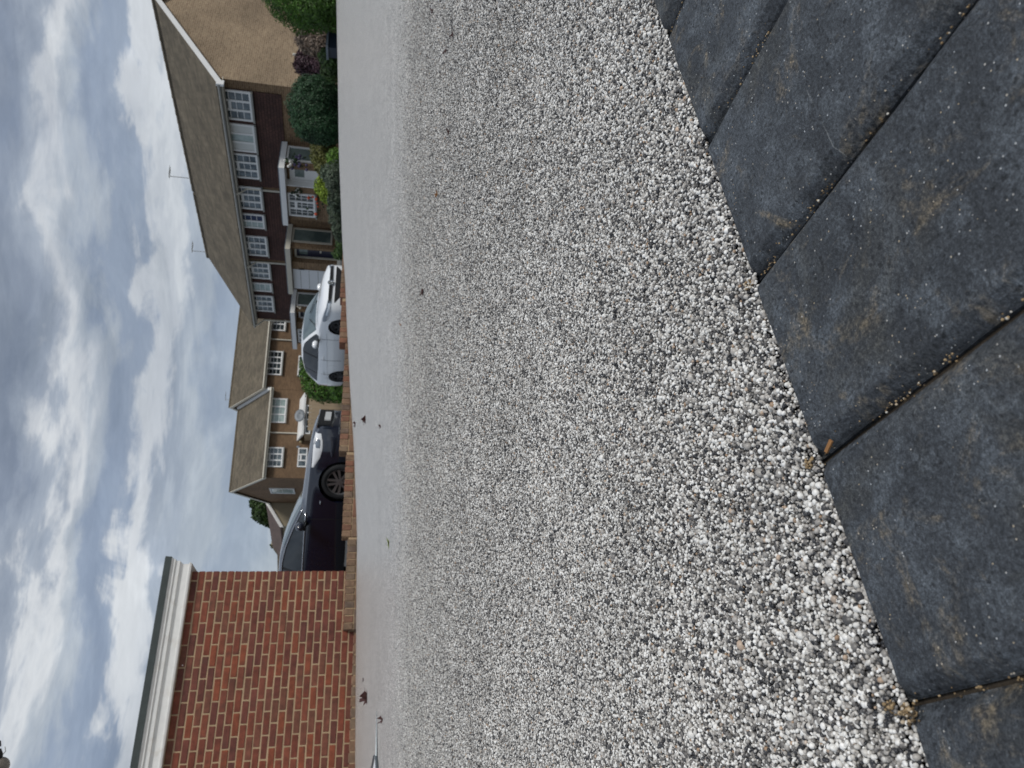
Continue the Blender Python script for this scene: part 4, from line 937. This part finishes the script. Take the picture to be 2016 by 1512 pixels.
def car(name, label, pos, az_, gz, L, keys, paint, wheels, wr, rimm, opts):
    a = math.radians(az_); hx = np.array([math.sin(a), math.cos(a), 0.]); hy = np.array([-math.cos(a), math.sin(a), 0.])   # forward, left
    root = empty(name, (pos[0], pos[1], gz), label, 'car'); O = np.array([pos[0], pos[1], gz])
    T = lambda x, y, z: O+hx*x+hy*y+np.array([0, 0, z])
    KX = keys['x']; order = np.argsort(KX); I = lambda nm, x: float(np.interp(x, np.array(KX)[order], np.array(keys[nm])[order]))
    xs = list(np.linspace(L/2, -L/2, 90))
    for xw in wheels: xs += list(xw+wr*1.13*np.cos(np.linspace(0, PI, 22)))
    xs = sorted(set(round(x, 4) for x in xs), reverse=True)
    sm = {}
    for nm in ('hw', 'zl', 'zb', 'zt', 'wt'):
        arr = np.array([I(nm, x) for x in np.linspace(L/2, -L/2, 400)]); k_ = np.hanning(17); k_ /= k_.sum(); arr = np.convolve(np.pad(arr, 8, mode='edge'), k_, 'valid'); sm[nm] = arr
    J = lambda nm, x: float(np.interp(-x, np.linspace(-L/2, L/2, 400), sm[nm]))
    rows = []
    for x in xs:
        hw, zl, zb, zt, wt = (J(q_, x) for q_ in ('hw', 'zl', 'zb', 'zt', 'wt')); zt = max(zt, zb+.02)
        zr = max(zb+.004, zt-.075); wt = min(wt, hw*.93)
        gl = [(hw*.93, zl), (hw*.975, zl+.05), (hw*.992, zl+.30*(zb-zl)), (hw, zl+.58*(zb-zl)), (hw*.985, zl+.80*(zb-zl)), (hw*.972, zb-.045), (hw*.945, zb)]
        for q_ in (.35, .7, 1): gl.append((hw*.945+(wt+.015-hw*.945)*q_+.018*math.sin(PI*q_)*(zt-zb), zb+(zr-zb)*q_))
        gl += [(wt*.90, zr+(zt-zr)*.50), (wt*.72, zr+(zt-zr)*.82), (wt*.38, zr+(zt-zr)*.97), (0, zt)]
        rc = []
        for (y, z) in gl:
            for xw in wheels:
                dx = abs(x-xw); Rr = wr*1.13
                if dx < Rr: z = max(z, wr*.98+math.sqrt(Rr*Rr-dx*dx))
            rc.append((y, z))
        rows.append(rc)
    nr = len(rows[0]); parts = {}
    def setp(nm): return parts.setdefault(nm, MB())
    gx = opts
    for i in range(len(xs)-1):
        xm = (xs[i]+xs[i+1])/2
        for j in range(nr-1):
            for sgn in (1, -1):
                q4 = [(xs[i], sgn*rows[i][j][0], rows[i][j][1]), (xs[i+1], sgn*rows[i+1][j][0], rows[i+1][j][1]), (xs[i+1], sgn*rows[i+1][j+1][0], rows[i+1][j+1][1]), (xs[i], sgn*rows[i][j+1][0], rows[i][j+1][1])]
                if abs(q4[0][2]-q4[3][2]) < 1e-5 and abs(q4[1][2]-q4[2][2]) < 1e-5 and abs(q4[0][1]-q4[3][1]) < .08 and j < 5: 
                    continue
                nm = 'body'
                if 6 <= j <= 8 and gx['side'][1] < xm < gx['side'][0]:
                    nm = 'side_window' if not any(abs(xm-bp) < .035 for bp in gx['pillars']) else 'door_pillar'
                if j >= 10 and gx['wind'][1] < xm < gx['wind'][0]: nm = 'windscreen'
                if j >= 10 and gx['rear'][1] < xm < gx['rear'][0]: nm = 'rear_window'
                if 3 <= j <= 5 and xm < -L/2+.22: nm = 'tail_lamp'
                pts_ = [T(*p_) for p_ in q4]
                if sgn < 0: pts_ = pts_[::-1]
                setp(nm).add(pts_, [(0, 1, 2, 3)])
    # nose and tail caps
    for i, dirn in ((0, 1), (len(xs)-1, -1)):
        loop = [(xs[i], y, z) for y, z in rows[i]]+[(xs[i], -y, z) for y, z in rows[i][::-1][1:]]
        zc = (rows[i][0][1]+rows[i][-1][1])/2; m_ = [(xs[i]+dirn*.035, y*.8, zc+(z-zc)*.82) for _, y, z in loop]; n_ = len(loop)
        vs = [T(*p_) for p_ in loop]+[T(*p_) for p_ in m_]; setp('body').add(vs, [(q_, (q_+1) % n_, n_+(q_+1) % n_, n_+q_) for q_ in range(n_)]+[tuple(range(n_, 2*n_))])
    mm = {'body': paint, 'side_window': m_carg2, 'door_pillar': m_black, 'windscreen': m_carg, 'rear_window': m_carg, 'headlamp': m_lamp2 if opts.get('brightlamp') else m_lamp, 'headlamp_far': m_lamp2 if opts.get('brightlamp') else m_lamp, 'tail_lamp': m_red}
    objs = {}
    def ys(x, z):
        hw, zl, zb = J('hw', x), J('zl', x), J('zb', x); zs = [zl, zl+.05, zl+.30*(zb-zl), zl+.58*(zb-zl), zl+.80*(zb-zl), zb-.045, zb]; yy = [.93, .975, .992, 1, .985, .972, .945]
        if z > zb: zt = max(J('zt', x), zb+.02); k_ = min(1, (z-zb)/(zt-zb)); return hw*.945*(1-k_)+J('wt', x)*.8*k_
        return hw*float(np.interp(z, zs, yy))
    def skin(nm, prof, mat_, sgn, off=.004, nx=14, nz=5, parent=None):   # lens or trim lying on the flank: prof = [(x, zlo, zhi)]
        px = [p_[0] for p_ in prof][::-1]; x0, x1 = px[0], px[-1]; vs = []; mb = MB()
        for i in range(nx+1):
            x = x0+(x1-x0)*i/nx; lo_ = np.interp(x, px, [p_[1] for p_ in prof][::-1]); hi_ = np.interp(x, px, [p_[2] for p_ in prof][::-1])
            for j_ in range(nz+1):
                z = lo_+(hi_-lo_)*j_/nz; e_ = min(i, nx-i, j_, nz-j_); vs.append(T(x+off*.6, sgn*(ys(x, z)+(off if e_ else off*.2)), z))
        mb.add(vs, [(i*(nz+1)+j_, (i+1)*(nz+1)+j_, (i+1)*(nz+1)+j_+1, i*(nz+1)+j_+1) for i in range(nx) for j_ in range(nz)])
        return mb.build(nm, mat_, parent or root, smooth=True, uv=False)
    hw0 = rows[0][6][0]
    def nx_(y):
        a_ = abs(y); h0 = max(p_[0] for p_ in rows[0])
        if a_ < .8*h0: return L/2+.036
        if a_ < h0: return L/2+.036*(h0-a_)/(.2*h0)
        for x_ in np.linspace(L/2, L/2-.9, 180):
            if J('hw', x_)*.985 >= a_: return x_
        return L/2-.9
    def nose(nm, y0, y1, zlo, zhi, mat_, off=.004, n_=24, depth=.05, parent=None):
        mb = MB(); vs = []
        for i in range(n_+1):
            y = y0+(y1-y0)*i/n_; x = nx_(y); lo_ = zlo(y) if callable(zlo) else zlo; hi_ = zhi(y) if callable(zhi) else zhi
            for xx, zz in ((x+off, lo_), (x+off, hi_), (x-depth, hi_), (x-depth, lo_)): vs.append(T(xx, y, zz))
        mb.add(vs, [(4*i+a_, 4*i+(a_+1) % 4, 4*i+4+(a_+1) % 4, 4*i+4+a_) for i in range(n_) for a_ in range(4)]+[(0, 1, 2, 3), tuple(4*n_+q_ for q_ in (3, 2, 1, 0))])
        return mb.build(nm, mat_, parent or root, uv=False)
    root_fn[name] = (skin, nose)
    for nm, mb in parts.items():
        o = mb.build('headlamp' if nm == 'headlamp_far' else nm, mm[nm], root, smooth=True, uv=False); objs[nm] = o
        bm = __import__('bmesh').new(); bm.from_mesh(o.data); __import__('bmesh').ops.remove_doubles(bm, verts=bm.verts, dist=.0006); bm.to_mesh(o.data); bm.free(); o.data.polygons.foreach_set('use_smooth', [True]*len(o.data.polygons))
        if nm == 'body': 
            es = o.modifiers.new('split', 'EDGE_SPLIT'); es.split_angle = math.radians(38)
    MB().hexa([T(-L/2+.25, -.72, .25), T(L/2-.3, -.72, .25), T(L/2-.3, .72, .25), T(-L/2+.25, .72, .25), T(-L/2+.25, -.70, .62), T(L/2-.35, -.70, .62), T(L/2-.35, .70, .62), T(-L/2+.25, .70, .62)]).build('underbody', m_black, root, uv=False)
    for xw in wheels:
        for sgn in (1, -1):
            hwx = J('hw', xw); wheel(root, T(xw, sgn*(hwx-.035), wr), hx, hy*sgn, wr, sgn, rimm)
    for sgn in (1, -1):                                        # mirrors
        mxp = opts['mirror']; hwx = J('hw', mxp[0]); mo = MB(); c_ = T(mxp[0], sgn*(hwx+.10), mxp[1])
        mo.v = []; b_ = MB().ball((0, 0, 0), (.075, .125, .085), k=14, n=8); 
        mo.add([c_+hx*v_[0]+hy*v_[1]+np.array([0, 0, v_[2]]) for v_ in b_.v], b_.f)
        mr = mo.build('mirror', paint, root, smooth=True, uv=False)
        MB().hexa([T(mxp[0]-.05, sgn*(hwx-.06), mxp[1]-.10), T(mxp[0]+.05, sgn*(hwx-.06), mxp[1]-.10), T(mxp[0]+.05, sgn*(hwx+.17), mxp[1]-.09), T(mxp[0]-.05, sgn*(hwx+.17), mxp[1]-.09), T(mxp[0]-.05, sgn*(hwx-.06), mxp[1]-.05), T(mxp[0]+.05, sgn*(hwx-.06), mxp[1]-.05), T(mxp[0]+.05, sgn*(hwx+.17), mxp[1]-.055), T(mxp[0]-.05, sgn*(hwx+.17), mxp[1]-.055)]).build('mirror_arm', m_black, mr, uv=False)
    return root, T, J, hx, hy, rows, xs
# white hatchback pointing down the street at the camera
ky = dict(x=[2.05, 2.0, 1.9, 1.7, 1.35, 1.02, .85, .5, .15, -.15, -.8, -1.4, -1.7, -1.92, -2.0, -2.05],
          hw=[.60, .70, .79, .84, .865, .872, .875, .88, .882, .882, .88, .865, .84, .79, .74, .66],
          zl=[.26, .22, .20, .20, .20, .20, .20, .20, .20, .20, .20, .22, .24, .28, .30, .34],
          zb=[.62, .68, .745, .80, .86, .90, .905, .915, .925, .93, .95, .985, 1.0, .99, .94, .86],
          zt=[.70, .76, .82, .88, .95, .985, 1.03, 1.22, 1.385, 1.44, 1.46, 1.41, 1.32, 1.16, 1.0, .88],
          wt=[.52, .58, .66, .73, .76, .77, .75, .68, .625, .61, .60, .59, .58, .59, .62, .60])
WCAZ = 149; eA = math.radians(WCAZ); hW = np.array([math.sin(eA), math.cos(eA), 0])
wc = np.array([2.40, 20.0, 0])-hW*2.08
rt, T, J, hx, hy, rows, xs = car('white_hatchback', 'white hatchback car parked facing the camera behind the low wall', wc, WCAZ, .35, 4.1, ky, m_carw, (1.30, -1.25), .31, m_alloyd,
    dict(side=(.80, -1.62), pillars=(-.30, -1.15), wind=(.92, .10), rear=(-1.55, -1.98), lamp=(1.99, 1.50), mirror=(.62, .99)))
skin, nose = root_fn['white_hatchback']
nose('grille', -.60, .60, lambda y: .595-.02*(1-abs(y)/.6), .668, m_black, off=.002)
nose('chrome_strip', -.62, .62, lambda y: .583-.02*(1-abs(y)/.6), lambda y: .597-.02*(1-abs(y)/.6), m_chrome, off=.009)
nose('chrome_strip', -.60, .60, .664, .674, m_chrome, off=.007)
nose('lower_grille', -.60, .60, lambda y: .36+.13*max(0, (abs(y)-.42)/.18), lambda y: .515, m_black, off=.003)
nose('number_plate', -.26, .26, .225, .335, m_plate, off=.02)
for sgn in (-1, 1):
    o = skin('headlamp', [(2.075, .600, .668), (1.95, .592, .715), (1.80, .600, .760), (1.62, .655, .795), (1.50, .735, .80)], m_lampd, sgn, off=.007)
    skin('lamp_lens', [(2.04, .612, .650), (1.92, .610, .680), (1.82, .625, .715), (1.74, .66, .73)], m_lamp, sgn, off=.011, parent=o)
    skin('lamp_strip', [(2.05, .603, .612), (1.85, .604, .616), (1.70, .640, .655), (1.60, .69, .705)], m_lamp2, sgn, off=.013, parent=o)
emb = MB(); ec = [T(2.118, .072*math.cos(a_), .632+.072*math.sin(a_)) for a_ in np.linspace(0, 2*PI, 20)]; emb.tube(ec, .011, 6)
for l_ in ([(-.045, .675), (-.012, .625), (0, .640), (.012, .625), (.045, .675)], [(-.060, .655), (-.030, .575), (0, .625), (.030, .575), (.060, .655)]):
    emb.tube([T(2.118, y, z) for y, z in l_], .008, 5)
emb.build('emblem', m_chrome, rt, uv=False); MB().tube([T(2.09, 0, .632), T(2.112, 0, .632)], .066, 18).build('emblem_disc', m_gutter, rt, uv=False)
for sgn in (1, -1):
    MB().tube([T(.93, sgn*.60, 1.005), T(.55, sgn*.1, 1.215)], .008, 5).build('wiper', m_black, rt, uv=False)
    # window surround and door seams
MB().tube([T(x_, -(J('hw', x_)+.001), .70-.03*0) for x_ in np.linspace(1.0, -1.7, 20)], .006, 4).build('body_crease', m_carw, rt, uv=False)
for xd in (.72, -.33, -1.12):
    MB().tube([T(xd, -(J('hw', xd)*.99+.0015), .30), T(xd, -(J('hw', xd)+.0015), .60), T(xd, -(J('hw', xd)*.985+.001), .86)], .004, 4).build('door_seam', m_black, rt, uv=False)
for xd in (-.15, -.98):
    MB().tube([T(xd, -(J('hw', xd)+.012), .80), T(xd-.17, -(J('hw', xd)+.012), .805)], .012, 6).build('door_handle', m_carw, rt, uv=False)

# dark blue saloon
ky = dict(x=[2.32, 2.27, 2.18, 2.0, 1.7, 1.3, 1.02, .8, .4, 0, -.3, -.9, -1.4, -1.9, -2.1, -2.26, -2.32],
          hw=[.58, .68, .78, .85, .89, .905, .91, .915, .915, .915, .915, .91, .90, .87, .84, .78, .68],
          zl=[.28, .24, .20, .19, .19, .19, .19, .19, .19, .19, .19, .19, .20, .24, .27, .30, .34],
          zb=[.72, .76, .80, .83, .855, .88, .90, .905, .915, .925, .93, .94, .95, .95, .94, .90, .84],
          zt=[.80, .84, .87, .90, .945, .985, 1.01, 1.05, 1.21, 1.34, 1.395, 1.42, 1.33, 1.12, 1.05, 1.0, .88],
          wt=[.48, .56, .64, .70, .74, .74, .72, .68, .62, .58, .57, .57, .57, .60, .62, .62, .58])
DAZ = 103; a_ = math.radians(DAZ); hD = np.array([math.sin(a_), math.cos(a_), 0]); lD = np.array([-math.cos(a_), math.sin(a_), 0]); fw_ = W(563, 669, 13.3)
dc_ = np.array([fw_[0], fw_[1], 0])-hD*1.40+lD*.86
rt, T, J, hx, hy, rows, xs = car('dark_saloon', 'dark blue saloon car parked beyond the garage corner facing right', dc_, DAZ, fw_[2]-.335, 4.64, ky, m_card, (1.40, -1.42), .335, m_alloy,
    dict(side=(.78, -1.55), pillars=(-.42,), wind=(.98, -.05), rear=(-1.15, -1.9), lamp=(2.20, 1.62), mirror=(.60, .985), brightlamp=True))
# chrome line round the side glass
up_ = [T(x_, -(min(J('wt', x_), J('hw', x_)*.93)+.030), max(J('zb', x_)+.01, J('zt', x_)-.078)) for x_ in np.linspace(.80, -1.5, 26)]
lo_ = [T(x_, -(J('hw', x_)*.945+.012), J('zb', x_)+.004) for x_ in np.linspace(.80, -1.5, 14)]
MB().tube(up_, .011, 6).build('window_trim', m_chrome, rt, smooth=True, uv=False); MB().tube(lo_, .013, 6).build('window_trim', m_chrome, rt, smooth=True, uv=False)
skin, nose = root_fn['dark_saloon']
g_ = nose('grille', -.52, .52, lambda y: .50+.05*abs(y), .775, m_black, off=.006)
nose('chrome_strip', -.54, .54, .776, .792, m_chrome, off=.014, parent=g_)
nose('chrome_strip', -.54, .54, lambda y: .485+.05*abs(y), lambda y: .498+.05*abs(y), m_chrome, off=.012, parent=g_)
for zz in (.57, .64, .71): nose('grille_bar', -.50, .50, zz, zz+.008, m_alloyd, off=.012, parent=g_)
nose('number_plate', -.26, .26, .56, .67, m_plate, off=.03)
nose('lower_grille', -.66, .66, .25, .36, m_black, off=.006)
nose('chrome_strip', -.70, .70, .385, .395, m_chrome, off=.010)
for sgn in (-1, 1):
    o = skin('headlamp', [(2.24, .70, .80), (2.12, .665, .82), (1.98, .665, .825), (1.84, .70, .83), (1.66, .80, .835)], m_lamp2, sgn, off=.008, nx=18)
    skin('lamp_lens', [(2.16, .70, .78), (2.08, .69, .80), (2.00, .70, .78)], m_lampd, sgn, off=.013, parent=o, nx=8)
    skin('bumper_crease', [(2.2, .42, .60), (1.95, .45, .52), (1.86, .47, .50)], m_card, sgn, off=.012)
for sgn in (1, -1):
    MB().ball(T(2.19, sgn*.66, .40), (.06, .06, .045)).build('fog_lamp', m_lamp2, rt, smooth=True, uv=False)
MB().ball(T(1.02, -(J('hw', 1.02)+.004), .66), (.035, .01, .012)).build('side_badge', m_chrome, rt, smooth=True, uv=False)
for xd in (.70, -.42):
    MB().tube([T(xd, -(J('hw', xd)*.99+.0015), .28), T(xd, -(J('hw', xd)+.0015), .60), T(xd, -(J('hw', xd)*.985+.001), .88)], .004, 4).build('door_seam', m_black, rt, uv=False)
# steering wheel and seat backs seen through the glass
MB().ball(T(-.05, -.38, .98), (.12, .22, .30)).ball(T(-.05, -.38, 1.18), (.07, .12, .10)).build('seat', m_black, rt, smooth=True, uv=False)

# ------------------------------------------------------------------ fallen leaves and bits on the drive
def leaf(y, v, size, mat_, label, curl=.5, seed=0, cat='leaf', pts=7):
    r = random.Random(seed); c = on_drive(1512-y, v); o = empty('fallen_leaf', c, label, cat, None); vs = []; n_ = pts*2
    th = r.uniform(0, 6.28)
    for i in range(n_):
        a_ = 2*PI*i/n_; rr_ = size*(1 if i % 2 == 0 else .42)*r.uniform(.75, 1.1); x_ = rr_*math.cos(a_)*1.0; y_ = rr_*math.sin(a_)*.8
        z_ = .002+size*curl*(abs(math.sin(a_+r.uniform(-.4, .4)))**2)*r.uniform(.4, 1)
        vs.append((c[0]+x_*math.cos(th)-y_*math.sin(th), c[1]+x_*math.sin(th)+y_*math.cos(th), c[2]+z_))
    vs.append((c[0], c[1], c[2]+.002)); mb = MB().add(vs, [(i, (i+1) % n_, n_) for i in range(n_)]); ob = mb.build('blade', mat_, o, uv=False); so = ob.modifiers.new('thickness', 'SOLIDIFY'); so.thickness = .0012
    MB().tube([c+np.array([0, 0, .003]), c+np.array([math.cos(th)*size*1.2, math.sin(th)*size*1.2, .006+size*.2])], .0012, 5).build('stalk', mat_, o, uv=False); return o
LV = [(1375, 723, .055, m_leafb, 'large curled brown leaf on the drive in front of the garage', 1.0), (1418, 754, .020, m_leafb, 'small dark triangular leaf just nearer than the big curled leaf', 1.2),
      (835, 700, .045, m_leafb, 'curled maroon leaf close to the brick wall before the dark car', .7), (826, 720, .034, m_leafb, 'curled brown leaf just nearer than the maroon leaf by the wall', .9),
      (840, 750, .014, m_leafb, 'tiny brown leaf below the pair of curled leaves', .8), (575, 834, .010, m_leafb, 'small dark leaf alone in the middle of the drive', .6),
      (382, 862, .009, m_chip, 'small tan leaf fragment on the right half of the drive', .4), (260, 885, .0045, m_leafb, 'tiny dark leaf bit on the right part of the drive', .5),
      (100, 880, .006, m_leafb, 'tiny dark crumb nearest the right hand hedge side', .5), (1070, 766, .020, m_leafg, 'small yellow green leaf on the drive below the garage corner', .3),
      (23, 853, .0055, m_leafb, 'tiny dark crumb at the far right of the drive', .5), (68, 893, .005, m_leafb, 'tiny dark crumb at the right edge beside another crumb', .4), (735, 686, .05, m_leafb, 'dark leaf lying at the foot of the brick wall', .6),
      (1338, 716, .018, m_leafb, 'small brown scrap next to the large curled leaf', .4), (640, 790, .005, m_chip, 'tiny pale crumb on the middle of the drive', .3)]
for i, (y, v, s_, m__, lb, cu) in enumerate(LV): leaf(y, v, s_, m__, lb, cu, seed=i*3+1)
# bark chip lying at a paver joint
c = plane_hit(1512-878, 1638)+PN*.0012; ch = empty('bark_chip', c, 'orange brown bark chip on a dark paver near the stone edge', 'chip'); a1_ = E1*.4-N1*.9; a1_ /= np.linalg.norm(a1_); b1_ = np.cross(PN, a1_)
MB().hexa([c+a1_*x_*.0032+b1_*y_*.0011+PN*z_ for z_ in (0, .0008) for x_, y_ in ((-1, -1), (1, -.8), (.9, 1), (-1.1, .7))]).build('chip', m_chip, ch, uv=False)

# metal drain cover set into the drive at the far left
dcn = on_drive(40, 741); dt = empty('drain_cover', dcn, 'metal drain cover painted pale as reflected sky with a dark trim, left on the drive', 'drain cover')
q1_, q2_, q3_ = on_drive(112, 742), on_drive(-80, 751), on_drive(-80, 724); q4_ = on_drive(22, 743)
up = np.array([0, 0, .012])
MB().tube([q1_+up*.1, on_drive(22, 744)+up*.5, q2_+up*.6], [.001, .008, .012], 6).build('trim', m_trim, dt, uv=False)
MB().add([q4_+up, on_drive(-80, 750)+up, on_drive(-80, 722)+up, q4_-up, on_drive(-80, 750)-up, on_drive(-80, 722)-up], [(0, 1, 2), (0, 1, 4, 3), (1, 2, 5, 4), (2, 0, 3, 5)]).build('plate', m_gdoor, dt, uv=False)  # white paint on the metal plate stands in for its sky reflection
MB().tube([q4_+up, on_drive(-80, 722)+up], .009, 6).build('trim', m_trim, dt, uv=False)

# wall lamp reaching into the sky at the top left
lc = W(6, 14, 2.6); lm = empty('hanging_lamp', W(-60, -60, 2.6), 'dark outdoor lamp arm with a grey globe at the top left corner of the view', 'lamp')
MB().tube([W(-90, 0, 2.6), W(-5, -6, 2.6), W(26, 0, 2.6), W(36, -3, 2.6)], [.014, .012, .010, .009], 8).build('arm', m_black, lm, smooth=True, uv=False)
MB().ball(W(4, 0, 2.6), (.030, .030, .030), k=18, n=10).build('globe', m_wlamp, lm, smooth=True, uv=False)
MB().tube([W(26, 5, 2.6), W(33, 11, 2.6), W(42, 10, 2.6)], .0014, 5).build('hook', m_gutter, lm, smooth=True, uv=False)
MB().tube([W(43, 0, 2.6), W(52, 0.5, 2.6), W(52, -20, 2.6)], .004, 6).build('bracket', m_black, lm, uv=False)
MB().tube([W(-90, 0, 2.6), W(-90, -60, 2.6), W(52, -60, 2.6), W(52, -20, 2.6)], .012, 6).build('rail', m_black, lm, uv=False)
